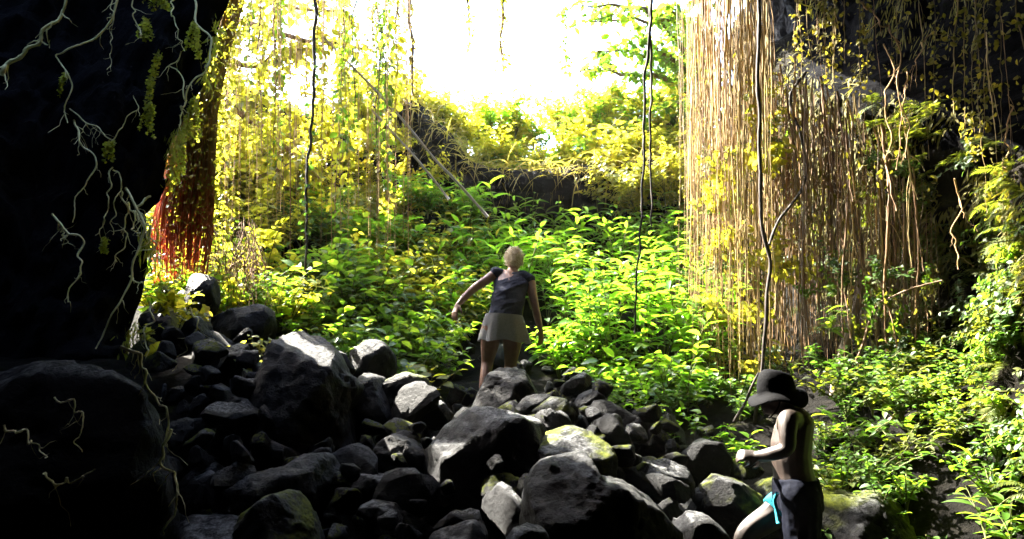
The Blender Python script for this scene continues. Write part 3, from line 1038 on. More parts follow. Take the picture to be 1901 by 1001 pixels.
# ------------------------------------------------------------------ ledge growth: bushes and overhanging grass
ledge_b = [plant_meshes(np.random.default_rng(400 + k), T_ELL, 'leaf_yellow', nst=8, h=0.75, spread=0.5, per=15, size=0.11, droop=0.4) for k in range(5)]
for k in range(120):
    px = g.uniform(640, 1340)
    y = g.uniform(12.3, 14.5)
    x = (px - 950) / F * y
    i = int(np.clip((px - 560) / 740 * 119, 0, 119))
    z = LEDGE[i][2] + 0.35 + 0.12 * (y - 12.3)
    place_joined("ledge_bush", ledge_b[int(g.integers(5))], (x, y, z - 0.05), g.uniform(0, 6.28), g.uniform(0.7, 1.3) * (1.15 if px > 1080 else 0.85),
                 "sunlit yellow-green bush growing on top of the dark rock ledge", "bush", "bushes on the rock ledge", tilt=(g.normal(0, 0.15), g.normal(0, 0.15)))
b = MB()
c = 1600
i = g.integers(25, 120, c)
pos = LEDGE[i] + np.stack([g.normal(0, 0.06, c), g.uniform(-0.35, 0.5, c), 0.22 + g.uniform(-0.05, 0.2, c)], 1)
dr = np.stack([g.normal(0, 0.9, c), -0.5 + g.normal(0, 0.5, c), g.uniform(-0.5, 1.2, c)], 1)
b.inst(T_BLADE[0] * np.array([1, 1, 1.5]), T_BLADE[1], pos, frames(dr, np.tile([0, -0.2, 1.0], (c, 1))), g.uniform(0.15, 0.5, c))
tag(b.build("ledge_grass", M['straw']), "sunlit grass hanging over the edge of the dark rock ledge", "grass", kind="stuff")

for k in range(140):
    px = g.uniform(410, 800) if k < 100 else g.uniform(1120, 1330)
    py = g.uniform(170, 420) if k < 100 else g.uniform(320, 420)
    if 740 < px < 900 and py < 330: continue
    place_joined("cliff_bush", ledge_b[int(g.integers(5))], P(px, py, g.uniform(11.2, 12.1)), g.uniform(0, 6.28), g.uniform(0.6, 0.95),
                 "sunlit yellow-green bush clinging to the bank behind the leaning poles" if px < 900 else "yellow-green bush hanging over the ledge's end beside the root curtain", "bush", "bushes on the bank behind the poles" if px < 900 else "bushes at the ledge's end", tilt=(g.uniform(0.2, 0.9), g.normal(0, 0.2)))
for k in range(120):
    px = g.uniform(720, 1330)
    py = np.interp(px, [700, 780, 850, 1000, 1100, 1330], [225, 250, 270, 270, 250, 230]) - g.uniform(-40, 30)
    place_joined("rim_bush", (ledge_b + lime)[int(g.integers(9))], P(px, py, g.uniform(12.8, 14.2)), g.uniform(0, 6.28), g.uniform(0.7, 1.05),
                 "sunlit bush on the rim behind the rock ledge, against the white sky", "bush", "bushes on the rim against the sky", tilt=(g.normal(0, 0.2), g.normal(0, 0.2)))
for k in range(46):
    px = g.uniform(840, 1150)
    place_joined("ledge_bush", (ledge_b + lime)[int(g.integers(9))], P(px, g.uniform(295, 348), g.uniform(12.2, 12.6)), g.uniform(0, 6.28), g.uniform(0.45, 0.75),
                 "sunlit yellow-green bush growing on top of the dark rock ledge", "bush", "bushes on the rock ledge", tilt=(g.uniform(0.1, 0.7), g.normal(0, 0.25)))
# ------------------------------------------------------------------ trees above the opening
def tree(name, base, limbs, label, leaf_m, seed, leaf=0.11, dens=60, group=None, trunk_r=0.13, spread=0.32):
    g = np.random.default_rng(seed)
    e = empty(name, base)
    tag(e, label, "tree", group)
    base = np.array(base)
    t = MB()
    L = MB()
    for lb in limbs:
        pts = resample(np.array([base] + [np.array(q) for q in lb]), 26) - base
        pts[1:] += g.normal(0, 0.03, (25, 3))
        t.tube(pts, np.linspace(trunk_r, 0.012, 26), 6)
        P_, D_, U_, S_ = [], [], [], []
        for j in range(9, 26):
            for q in range(3):
                d = g.normal(size=3) * np.array([1, 1, 0.5])
                d /= np.linalg.norm(d)
                ln = spread * g.uniform(0.5, 1.6)
                tw = pts[j] + np.linspace(0, 1, 5)[:, None] * d * ln + np.linspace(0, 1, 5)[:, None] ** 2 * np.array([0, 0, -0.15 * ln])
                t.tube(tw, np.linspace(0.008, 0.003, 5), 3, False)
                m_ = int(dens / 10 * g.uniform(0.6, 1.4))
                tt = g.uniform(0.15, 1.05, m_)
                pp = np.stack([np.interp(tt, np.linspace(0, 1, 5), tw[:, a]) for a in range(3)], 1) + g.normal(0, 0.02, (m_, 3))
                P_.append(pp)
                D_.append(np.stack([g.normal(0, 1, m_), g.normal(0, 1, m_), g.normal(-0.4, 0.5, m_)], 1))
                U_.append(np.stack([g.normal(0, 0.5, m_), g.normal(0, 0.5, m_), np.ones(m_)], 1))
                S_.append(leaf * g.uniform(0.6, 1.3, m_))
        L.inst(T_ELL[0], T_ELL[1], np.concatenate(P_), frames(np.concatenate(D_), np.concatenate(U_)), np.concatenate(S_))
    t.build("trunk", M['root_brown'], e)
    L.build("crown", M[leaf_m], e)
    return e


tree("overhanging_tree", (3.6, 14.6, 5.4), [[(3.3, 14.2, 7.4), P(1200, 20, 13.5), P(1080, 10, 13.2)], [(3.3, 14.3, 7.0), P(1230, 110, 13.4), P(1110, 95, 13.2)],
                                           [(3.2, 14.4, 6.8), P(1220, 190, 13.6), P(1120, 170, 13.6)], [(3.5, 14.3, 7.8), P(1290, -60, 13.2), P(1150, -80, 13)],
                                           [(3.2, 14.4, 6.4), P(1270, 130, 13.0), P(1190, 70, 12.6)],
                                           [(3.4, 14.2, 6.6), P(1300, 210, 13.0), P(1180, 250, 12.8)], [(3.4, 14.2, 6.2), P(1310, 290, 12.8), P(1200, 310, 12.6)],
                                           [(3.4, 14.2, 7.9), P(1250, 40, 12.8), P(1100, 40, 12.4)], [(3.4, 14.4, 6.3), P(1240, 240, 13.4), P(1090, 235, 13.2)],
                                           [(3.4, 14.4, 6.9), P(1200, 140, 13.0), P(1070, 130, 12.8)], [(3.4, 14.2, 7.4), P(1290, 60, 12.6), P(1230, 10, 12.2)], [(3.4, 14.3, 6.8), P(1300, 170, 12.6), P(1230, 200, 12.2)]],
     "leafy tree leaning over the ledge in front of the white sky", 'leaf', 21, leaf=0.15, dens=75)
tree("slope_tree", (-5.6, 11.5, 5.2), [[(-5.2, 11.2, 7.5), P(520, 10, 10.8), P(640, 30, 10.6)], [(-5.3, 11.2, 6.6), P(480, 120, 10.7), P(560, 90, 10.5)],
                                       [(-5.2, 11.4, 6.2), P(480, 230, 10.8), P(590, 330, 10.6)], [(-5.4, 11.2, 8.4), P(540, -90, 10.4), P(730, -60, 10.3)],
                                       [(-5.2, 11.3, 7.2), P(500, 60, 10.6), P(690, 90, 10.5)],
                                       [(-5.2, 11.4, 5.9), P(450, 330, 10.4), P(560, 300, 10.2)], [(-5.2, 11.4, 6.6), P(430, 180, 10.2), P(480, 200, 10.0)], [(-5.2, 11.2, 7.6), P(420, 60, 10.2), P(470, 60, 10.0)]],
     "yellow-leaved tree spreading over the left slope against the sky", 'leaf_yellow', 22, leaf=0.14, dens=90)

# ------------------------------------------------------------------ hanging vines with leaves
def vine(px, y0, y1, Y, label, m='leaf_yellow', stem='root_brown', wob=6, r=0.012, dens=1.0, lsize=0.07, group=None, seed=0, name="hanging_vine", sw=0):
    g = np.random.default_rng(seed)
    n = max(8, int((y1 - y0) / 16))
    ys = np.linspace(y0, y1, n)
    xx = px + sw * np.linspace(0, 1, n) + np.cumsum(g.normal(0, wob * 0.35, n))
    pts = np.array([P(a, b, Y) for a, b in zip(xx, ys)])
    pts[:, 1] += np.cumsum(g.normal(0, 0.008, n))
    base = pts[0].copy()
    e = empty(name, base)
    tag(e, label, "vine", group)
    t = MB()
    t.tube(resample(pts - base, n * 2), np.linspace(r, r * 0.5, n * 2), 5)
    t.build("stem", M[stem], e)
    k = int(dens * (pts[0, 2] - pts[-1, 2]) * 55)
    if k > 0:
        tt = g.uniform(0, n - 1, k)
        pos = np.stack([np.interp(tt, np.arange(n), (pts - base)[:, a]) for a in range(3)], 1) + g.normal(0, 0.035, (k, 3))
        d = np.stack([g.normal(0, 1, k), g.normal(0, 1, k), g.normal(-0.9, 0.5, k)], 1)
        L = MB()
        L.inst(T_SMALL[0], T_SMALL[1], pos, frames(d, np.stack([g.normal(0, 1, k), g.normal(0, 1, k), g.uniform(0, 1, k)], 1)), lsize * g.uniform(0.6, 1.4, k))
        L.build("foliage", M[m], e)
    return e


for k in range(20):
    px = g.uniform(425, 735) if k < 14 else g.uniform(520, 760)
    top = -60
    vine(px, top, g.uniform(110, 430), g.uniform(8.6, 10.6), "slender vine with yellow-green leaves hanging over the left slope", 'leaf_yellow' if g.random() < 0.8 else 'leaf', 'root_brown', 5,
         g.uniform(0.006, 0.012), g.uniform(0.5, 1.3), g.uniform(0.06, 0.095), "leafy vines over the left slope", 1000 + k)
vine(588, -60, 620, 8.3, "long dark knotty vine hanging in front of the left bush", 'leaf_dark', 'root_dark', 7, 0.022, 0.5, 0.06, None, 1101, sw=-12)
vine(762, -60, 175, 10.5, "reddish-brown leafy vine hanging at the left side of the white sky", 'straw', 'root_brown', 5, 0.03, 1.6, 0.07, None, 1102)
vine(742, -60, 150, 10.5, "thin brown vine beside the reddish-brown vine by the sky", 'straw', 'root_brown', 5, 0.016, 1.2, 0.06, None, 1109)
vine(868, -60, 95, 10.2, "short brown vine dangling into the white sky", 'leaf_yellow', 'root_brown', 5, 0.018, 2.0, 0.06, None, 1103)
vine(930, -60, 130, 10.2, "tan vine tangle with a green tip dangling into the white sky", 'leaf_yellow', 'root_tan', 6, 0.03, 2.2, 0.06, None, 1104)
vine(1050, -60, 130, 12, "wispy green vine dangling at the right side of the white sky", 'leaf', 'root_brown', 5, 0.01, 1.2, 0.08, None, 1105)
for k, (px, y1) in enumerate([(660, 260), (700, 190), (632, 150), (712, 300)]):
    vine(px, -60, y1, 9.8, "dark thin vine with sparse leaves hanging over the leaning pole", 'leaf', 'root_dark', 6, 0.012, 0.8, 0.07, "dark vines over the leaning pole", 1120 + k)
vine(1208, -80, 420, 7.6, "black knotty vine hanging beside its twin left of the root curtain", 'leaf_dark', 'root_dark', 4, 0.017, 0.0, 0.06, None, 1106)
vine(1214, -80, 620, 7.5, "long straight black vine reaching down to the broad green leaves", 'leaf_dark', 'root_dark', 4, 0.018, 0.0, 0.06, None, 1107, sw=-20)


def traced(name, pts, Y, r, m, label, cat, sides=7, jit=0.0, seed=0, n=40, taper=0.6, group=None, twigs=0):
    """one crooked root or branch through traced points; Y a number or one per point"""
    g = np.random.default_rng(seed)
    Y = np.broadcast_to(np.asarray(Y, float), (len(pts),))
    q = resample([P(a, b, c) for (a, b), c in zip(pts, Y)], n)
    if jit:
        m_ = max(5, n // 4)
        q += resample(np.c_[np.linspace(0, 1, m_) * 0.001, g.normal(0, jit * 1.6, (m_, 3))], n)[:, 1:] + g.normal(0, jit * 0.12, (n, 3))
    base = q[-1].copy() if q[-1, 2] < q[0, 2] else q[0].copy()
    b = MB()
    rr = np.linspace(r, r * taper, n) * (1 + 0.15 * g.normal(0, 1, n).clip(-1, 1))
    b.tube(q - base, rr, sides)
    for k in range(twigs):
        i = int(g.integers(2, n - 2))
        d = g.normal(size=3) * np.array([0.5, 0.4, 0.3]) + np.array([0, -0.1, -0.9])
        d /= np.linalg.norm(d)
        ln = g.uniform(0.05, 0.20)
        tt = np.linspace(0, 1, 7)[:, None]
        tw = q[i] - base + tt * d * ln + np.cumsum(g.normal(0, 0.014, (7, 3)), 0) * tt
        b.tube(tw, np.linspace(r * 0.4, r * 0.12, 7), 4)
    o = b.build(name, M[m])
    o.location = base
    tag(o, label, cat, group)
    return o


traced("leaning_pole", [(600, 70), (760, 235), (905, 402)], [9.2, 9.5, 9.8], 0.014, 'pole', "long thin weathered pole leaning across the left bush to the ledge", "pole", n=30, taper=1.2, jit=0.008)
traced("leaning_pole", [(690, 205), (770, 292), (838, 368)], [9.6, 9.7, 9.8], 0.014, 'pole', "shorter pale pole lying parallel below the long leaning pole", "pole", n=20, taper=1.0, jit=0.008)
traced("liana", [(1404, -60), (1410, 90), (1412, 210), (1408, 300), (1416, 420), (1428, 470), (1424, 560), (1414, 640), (1410, 720), (1402, 800), (1396, 860)], 7.6, 0.021, 'root_dark', "thick dark liana hanging above the man's hat", "liana", jit=0.008, n=70, taper=0.8)
traced("liana", [(1496, 135), (1466, 178), (1470, 205), (1490, 250), (1499, 300), (1490, 345), (1452, 400), (1427, 455)], [8.0, 8, 8, 7.9, 7.9, 7.8, 7.7, 7.6], 0.017, 'root_dark', "dark kinked liana branch curving into the thick dark liana", "liana", jit=0.006, n=50, taper=0.8)
traced("slanting_trunk", [(1532, 262), (1560, 320), (1580, 372), (1594, 420), (1599, 470), (1594, 540), (1578, 610), (1556, 700), (1542, 780), (1530, 870)], [8.3, 8.2, 8.1, 8, 7.9, 7.8, 7.7, 7.5, 7.4, 7.3], 0.034, 'bark_pale', "slender pale trunk curving down behind the man's back", "tree trunk", jit=0.006, n=60, taper=1.5)
traced("leaning_stick", [(1553, 878), (1615, 822), (1668, 765), (1708, 718)], [6.4, 6.5, 6.6, 6.7], 0.022, 'bark_pale', "bare grey stick leaning against the mossy right wall behind the man", "stick", jit=0.004, n=24, taper=0.7)
traced("leaning_stick", [(1362, 785), (1385, 740), (1412, 690)], [6.2, 6.2, 6.2], 0.014, 'root_dark', "thin dark bent stick just in front of the man's hat brim", "stick", jit=0.004, n=20)
traced("dead_branch", [(1580, 690), (1640, 560), (1680, 540), (1750, 520)], [7.3, 7.2, 7.0, 6.8], 0.012, 'root_brown', "thin brown branch crossing the right wall behind the slender pale trunk", "branch", jit=0.01, n=30)

M['straw_root'] = bark_mat("straw_root", (0.26, 0.17, 0.06), (0.58, 0.44, 0.2))
# ------------------------------------------------------------------ curtain of aerial roots on the right
def strand_mesh(seed, m, r, n=26, kink=0.006, fork=0):
    g = np.random.default_rng(seed)
    t = np.linspace(0, 1, n)
    w = np.cumsum(np.cumsum(g.normal(0, kink, (n, 2)), 0) * 0.35, 0) + np.cumsum(g.normal(0, 0.004, (n, 2)), 0)
    w -= t[:, None] * w[-1:] * 0.75
    pts = np.c_[w, -t]
    b = MB()
    b.tube(pts, r * np.linspace(1, 0.4, n) * g.uniform(0.6, 1.3, n), 5)
    for k in range(fork):
        i = int(g.integers(3, n - 8))
        ln = g.uniform(0.10, 0.45)
        tt = np.linspace(0, 1, 10)
        d = g.normal(0, 0.07, 2)
        q = pts[i] + np.c_[tt ** 0.6 * d[0] + np.cumsum(g.normal(0, 0.005, 10)), tt ** 0.6 * d[1], -tt * ln]
        b.tube(q, r * np.linspace(0.55, 0.25, 10), 4)
    return b.mesh("hanging_root", M[m])


tan_s = [strand_mesh(600 + k, ['root_tan', 'root_olive', 'root_tan', 'straw_root'][k % 4], [0.005, 0.007, 0.004, 0.009][k % 4], fork=k % 4) for k in range(12)]
brn_s = [strand_mesh(640 + k, ['root_brown', 'root_tan', 'bark_pale', 'root_olive'][k % 4], [0.012, 0.006, 0.008, 0.005][k % 4], fork=1 + k % 3) for k in range(12)]
def hang(mesh, px, y0, y1, Y, label, group, k=1.0):
    a, b_ = P(px, y0, Y), P(px, y1, Y)
    o = bpy.data.objects.new("hanging_root", mesh)
    L = a[2] - b_[2]
    o.location = a
    o.scale = (k, k, L)
    o.rotation_euler = Matrix.Rotation(g.normal(0, 0.03), 3, 'Y').to_4x4().to_euler() if False else (g.normal(0, 0.02), g.normal(0, 0.035), 0)
    link(o)
    tag(o, label, "root", group)


def curtain_Y(px):
    return np.interp(px, [1240, 1420, 1600, 1720], [9.6, 8.9, 7.9, 7.5])


clump = [1262, 1290, 1312, 1318, 1341, 1346, 1362, 1384, 1390, 1412]
for k in range(105):
    px = g.normal(clump[int(g.choice(10, p=[.04, .07, .1, .1, .12, .13, .12, .12, .1, .1]))], 5 if k % 3 else 16)
    hang(tan_s[k % 12], px, g.uniform(-120, -40), g.uniform(330, 640) if g.random() < 0.4 else g.uniform(640, 790), curtain_Y(px) - g.uniform(0, 1.1), "straight tan aerial root " + (zn := "at the open left side of the bright curtain" if px < 1315 else "in the middle of the bright curtain" if px < 1370 else "of the bright curtain, next to the dark liana"), "tan roots " + zn, g.uniform(0.7, 1.4))
clump = [1436, 1452, 1475, 1488, 1510, 1530, 1548, 1572, 1600, 1625, 1650, 1690]
for k in range(110):
    px = g.normal(clump[int(g.integers(12))], 8)
    top = np.interp(px, [1425, 1500, 1600, 1640, 1720], [130, 140, 200, 240, 310])
    hang(brn_s[k % 12] if k % 3 else tan_s[k % 12], px, top + g.uniform(-40, 160) * (1 if k % 2 else 0.3), g.uniform(480, 700) if g.random() < 0.4 else g.uniform(700, 860), curtain_Y(px) - g.uniform(-0.2, 0.7), "brown aerial root hanging " + (zn := "between the dark liana and the slender pale trunk" if px < 1560 else "right of the slender pale trunk"), "brown roots " + zn, g.uniform(0.7, 1.5))
for k in range(16):
    px = g.uniform(1250, 1330)
    hang(brn_s[k % 12], px, -80, g.uniform(300, 680), curtain_Y(px) - g.uniform(0.3, 1.2), "thin dark aerial root at the loose left fringe of the curtain", "dark roots at the curtain fringe", g.uniform(0.5, 0.9))
for k, (px, y0, y1) in enumerate([(1467, -60, 150), (1488, -60, 145), (1506, -60, 140), (1545, -60, 190), (1618, -40, 260), (1706, -40, 300), (1858, 30, 400), (1830, 60, 300)]):
    hang(tan_s[k % 12], px, y0, y1, 7.4 if px < 1700 else 6.0, "lone pale thin root hanging in front of the dark hollow", "lone roots before the dark hollow", 0.6)


def fibres(name, n, pxr, topf, botf, Yf, m, label, r=0.0035, seg=9, seed=0, sway=0.02):
    """fine fibres too many to count"""
    g = np.random.default_rng(seed)
    b = MB()
    for k in range(n):
        px = pxr[0] + (pxr[1] - pxr[0]) * g.random() ** (0.6 if pxr[0] == 1255 else 1.0)
        y0, y1 = topf(px, g), botf(px, g)
        Y = Yf(px, g)
        a, c = P(px, y0, Y), P(px + g.normal(0, 4), y1, Y)
        t = np.linspace(0, 1, seg)[:, None]
        pts = a + (c - a) * t
        pts[:, :2] += np.cumsum(g.normal(0, sway * 0.4, (seg, 2)), 0)
        b.tube(pts, r * g.uniform(0.6, 1.5) * np.linspace(1, 0.6, seg), 3, False)
    return tag(b.build(name, M[m]), label, "roots", kind="stuff")


fibres("fine_roots", 170, (1255, 1430), lambda p, g: g.uniform(-110, 150), lambda p, g: g.uniform(300, 720), lambda p, g: curtain_Y(p) - g.uniform(-0.8, 1.1), 'root_olive', "fine tan root fibres filling the bright curtain left of the dark liana", seed=1)
fibres("fine_roots", 300, (1420, 1740), lambda p, g: np.interp(p, [1425, 1500, 1600, 1640, 1720], [130, 140, 200, 240, 330]) + g.uniform(0, 260), lambda p, g: g.uniform(450, 820), lambda p, g: curtain_Y(p) - g.uniform(-0.3, 0.5), 'root_brown', "fine brown root fibres over the wall right of the dark liana", seed=2)
fibres("fine_roots", 170, (410, 760), lambda p, g: -60, lambda p, g: g.uniform(150, 560), lambda p, g: g.uniform(8.4, 10.3), 'root_tan', "fine golden root threads hanging through the left bush", r=0.0035, seed=3)
fibres("fine_roots", 100, (385, 480), lambda p, g: g.uniform(400, 500), lambda p, g: g.uniform(540, 590), lambda p, g: g.uniform(7.3, 8.2), 'root_brown', "brown tangle of roots at the lower edge of the left bush", r=0.005, seed=4, sway=0.09)

# ------------------------------------------------------------------ red root mass and ferns on the left
e = empty("red_root_mass", P(335, 515, 7.55))
base = np.array(e.location)
tag(e, "thick matted mass of reddish aerial roots hanging at the left cave edge", "root mass")
b = MB()
gg = np.random.default_rng(12)
lx = lambda y: np.interp(y, [-80, 0, 100, 200, 350, 430, 520], [415, 408, 385, 336, 296, 280, 286])
rx = lambda y: np.interp(y, [-80, 0, 100, 200, 350, 430, 520], [470, 455, 425, 404, 398, 396, 382])
for k in range(560):
    u = gg.random()
    y0 = gg.uniform(-80, 40) if k % 3 == 0 else gg.uniform(60, 300)
    y1 = gg.uniform(max(y0 + 120, 300), 522)
    ys = np.linspace(y0, y1, 12)
    dep = 7.4 + 0.35 * gg.random() + 0.12 * math.sin(u * 3.1)
    uu = np.clip(u + np.cumsum(gg.normal(0, 0.015, 12)), 0, 1)
    pts = np.array([P(lx(y) + (rx(y) - lx(y)) * v, y, dep) for y, v in zip(ys, uu)])
    b.tube(pts - base, gg.uniform(0.003, 0.0085) * np.linspace(1, 0.6, 12), 4, False)
tag(b.build("root_fibres", M['root_red'], e), kind="stuff")
b = MB()
c = 900
u = gg.random(c)
ys = gg.uniform(180, 520, c)
pos = np.array([P(lx(y) + (rx(y) - lx(y)) * v, y, 7.4 + 0.3 * gg.random()) for y, v in zip(ys, u)]) - base
b.inst(T_SMALL[0], T_SMALL[1], pos, frames(np.stack([gg.normal(0, .5, c), gg.normal(-0.3, .5, c), gg.normal(-1, .4, c)], 1), gg.normal(0, 1, (c, 3))), gg.uniform(0.02, 0.045, c))
tag(b.build("root_tips", M['root_red'], e), kind="stuff")
b = MB()
c = 1700
ys = gg.uniform(-20, 430, c)
pos = np.array([P(lx(y) + (rx(y) - lx(y)) * gg.uniform(0.15, 1.35) + gg.normal(0, 6), y, 7.3 + 0.5 * gg.random()) for y in ys]) - base
b.inst(T_SMALL[0], T_SMALL[1], pos, frames(np.stack([gg.normal(0, .6, c), gg.normal(-0.3, .5, c), gg.normal(-0.8, .5, c)], 1), gg.normal(0, 1, (c, 3))), gg.uniform(0.02, 0.06, c))
tag(b.build("clinging_leaves", M['leaf_yellow'], e), kind="stuff")


b = MB()
gg = np.random.default_rng(44)
c = 1500
ys = gg.uniform(-10, 660, c)
exs = np.interp(ys, [0, 80, 150, 190, 250, 345, 372, 450, 520, 590, 650], [430, 405, 388, 362, 332, 316, 278, 284, 286, 262, 240])
pos = np.array([P(a + gg.normal(-4, 9), b_, 6.72 + gg.normal(0, 0.06)) for a, b_ in zip(exs, ys)])
keep = fbm(pos * 2.5, 3, 19) > -0.15
pos = pos[keep]; c = len(pos)
b.inst(leaf_tpl(1, 0.14, 3, 0.3, 0.2)[0], leaf_tpl(1, 0.14, 3)[1], pos, frames(np.stack([gg.normal(0.2, .4, c), gg.normal(-0.2, .4, c), -1 + gg.normal(0, .4, c)], 1), gg.normal(0, 1, (c, 3))), gg.uniform(0.03, 0.13, c))
tag(b.build("edge_moss", M['maiden']), "ragged fringe of lit moss along the broken edge of the left wall", "moss", kind="stuff")


def maiden(px, py, w, h, Y, label, seed):
    """maidenhair fern: thin stalks with little round leaflets, hanging"""
    g = np.random.default_rng(seed)
    top = P(px, py - h / 2, Y)
    e = empty("maidenhair_fern", top)
    tag(e, label, "fern")
    s = Y / F
    nf = max(4, int(w / 6))
    for k in range(nf):
        dx = (g.random() - 0.5) * w * s * 0.9
        ln = h * s * g.uniform(0.7, 1.05)
        t = np.linspace(0, 1, 8)
        pts = np.stack([dx * t ** 0.6, g.normal(0, 0.03) - 0.06 * np.sin(t * 2.2) * g.uniform(0.4, 1.4), -ln * t], 1)
        b = MB()
        b.tube(pts, np.linspace(0.0025, 0.001, 8), 3, False)
        m_ = int(16 + h / 3)
        tt = g.uniform(0.05, 1, m_)
        q = np.stack([np.interp(tt, t, pts[:, a]) for a in range(3)], 1)
        d = np.stack([g.normal(0, 1, m_), g.normal(-0.2, 0.7, m_), g.normal(-0.5, 0.4, m_)], 1)
        b.inst(T_ROUND[0], T_ROUND[1], q, frames(d, np.stack([g.normal(0, .5, m_), -0.5 + g.normal(0, .5, m_), np.full(m_, 0.6)], 1)), g.uniform(0.014, 0.03, m_))
        b.build("frond", M['maiden'], e)


for k, (px, py, w, h, Y, lab) in enumerate([
    (270, 62, 40, 60, 5.35, "small maidenhair fern clump dangling beside a looped pale root"),
    (362, 80, 48, 75, 5.6, "maidenhair fern clump caught on the looped root near the cave edge"),
    (298, 155, 38, 120, 5.45, "long hanging maidenhair fern, biggest on the dark left wall"),
    (283, 225, 32, 68, 5.4, "maidenhair fern clump just under the long hanging fern"),
    (300, 5, 60, 50, 5.4, "maidenhair fern at the roof above the small clump"),
    (210, 285, 24, 52, 5.3, "small pale fern tuft at the crossing of two roots"),
    (128, 160, 22, 48, 5.2, "tiny fern tuft on the zigzag pale root"),
    (362, 225, 56, 95, 6.1, "bright maidenhair fern growing high on the red root mass"),
    (338, 290, 46, 110, 6.1, "bright maidenhair fern lower down the red root mass"),
    (192, 455, 12, 34, 5.3, "tiny pale fern tuft low on the hanging pale roots"),
]):
    maiden(px, py, w, h, Y + 0.75, lab, 700 + k)

pale = [
    ([(0, 140), (30, 108), (60, 80), (95, 48), (112, 28), (132, -10)], 4.9, 0.017, "thick pale root slanting down from the roof into the black wall"),
    ([(222, -10), (205, 28), (188, 48), (160, 72), (148, 82), (120, 96), (108, 100), (112, 118), (126, 136), (133, 158), (124, 182), (116, 205), (118, 228)], 5.0, 0.008, "pale zigzag root hanging from the roof on the dark left wall"),
    ([(132, 205), (160, 224), (182, 238), (206, 258), (222, 240), (238, 222), (256, 200), (247, 180)], 5.2, 0.005, "thin pale root strung sideways between two hanging roots"),
    ([(138, 222), (150, 255), (158, 275), (176, 288), (178, 310), (166, 332), (152, 356), (140, 380), (138, 412)], 5.1, 0.007, "pale crooked root hanging below the zigzag root"),
    ([(95, 405), (112, 418), (125, 430), (140, 436), (152, 452), (146, 472), (150, 488), (138, 520), (125, 555)], 5.0, 0.008, "pale knobbly root curling low on the dark left wall"),
    ([(108, 415), (118, 440), (122, 452)], 5.0, 0.006, "short pale root stub beside the knobbly curling root"),
    ([(206, 312), (202, 350), (196, 395), (190, 420), (184, 440)], 5.2, 0.006, "straight thin pale root below the fern tuft"),
    ([(210, 315), (224, 330), (216, 375), (208, 410), (204, 440)], 5.25, 0.005, "thin pale root forking right of the straight one"),
    ([(228, 356), (236, 385), (232, 420), (236, 445), (222, 470), (214, 490)], 5.35, 0.007, "pale root twisting down to the left of the cave edge knot"),
    ([(230, 350), (248, 372), (262, 400), (272, 425), (262, 445), (256, 470), (244, 500), (236, 530), (215, 575), (192, 615), (178, 648)], 5.3, 0.010, "long pale root dangling below the knot to the huge black rock"),
    ([(280, 365), (262, 375), (255, 400), (270, 424), (286, 440), (290, 470)], 5.6, 0.010, "pale gnarled root hugging the cave edge beside the red mass"),
    ([(240, 378), (252, 410), (246, 430), (262, 430)], 5.5, 0.008, "short pale gnarled root in the knot by the cave edge"),
    ([(355, -20), (360, 20), (372, 48), (386, 72), (391, 95), (380, 128), (362, 148), (348, 170), (344, 188), (336, 150), (322, 128), (314, 126), (330, 118), (336, 96)], 5.55, 0.009, "pale looping root making a ring near the top of the cave edge"),
    ([(325, -10), (318, 22), (326, 40), (333, 70), (340, 92)], 5.5, 0.006, "thin pale root inside the looping root"),
    ([(243, 512), (258, 525), (270, 536), (292, 542)], 5.7, 0.007, "short pale root reaching right to the yellow creepers"),
    ([(205, -10), (208, 40), (203, 100), (202, 130)], 5.0, 0.004, "fine straight root thread on the dark left wall"),
    ([(245, -10), (250, 40), (262, 70), (255, 45)], 5.1, 0.005, "fine root hanging beside the small fern clump"),
    ([(345, 190), (335, 215), (333, 240)], 5.8, 0.007, "short pale root running from the loop to the red mass"),
    ([(275, 560), (282, 590), (268, 610), (276, 650), (270, 690)], 5.9, 0.006, "thin pale root trailing from the creepers over the black rock"),
    ([(225, 648), (250, 662), (266, 690), (272, 722), (294, 745), (312, 775), (320, 800)], 3.75, 0.007, "pale root trailing over the crest of the huge black rock"),
    ([(318, 800), (300, 840), (310, 868), (326, 890), (328, 930), (312, 965), (300, 1000)], 3.7, 0.007, "pale fibrous root running down the lit edge of the huge black rock"),
    ([(100, 742), (130, 748), (148, 770), (142, 805), (150, 840)], 3.5, 0.004, "faint pale root on the face of the huge black rock"),
    ([(0, 792), (30, 805), (52, 818), (78, 834), (90, 850)], 3.5, 0.005, "faint pale root low at the far side of the huge black rock"),
    ([(80, 880), (105, 898), (140, 892), (168, 880)], 3.5, 0.005, "short dim root across the foot of the huge black rock"),
    ([(358, 570), (368, 600), (350, 640), (330, 665), (322, 690)], 6.0, 0.006, "thin root trailing over the creeper-edged boulder"),
]
for k, (pts, Y, r, lab) in enumerate(pale):
    traced("pale_root", pts, Y + (0.8 if k < 18 else 0.1), r * 1.05, 'root_pale', lab, "root", sides=6, jit=0.007, seed=800 + k, n=56, taper=0.5, twigs=8 if len(pts) > 5 else 3)

# ------------------------------------------------------------------ growth on the right wall
def wall_sample(s, z):
    p = wall_right(s, z)
    a = wall_right(s + 0.06, z) - wall_right(s - 0.06, z)
    b_ = wall_right(s, z + 0.06) - wall_right(s, z - 0.06)
    n = np.cross(b_, a)
    n /= np.linalg.norm(n, axis=-1)[..., None] + 1e-9
    flip = np.sign((n * np.array([-1, -0.3, 0.2])).sum(-1))
    return p, n * flip[..., None]


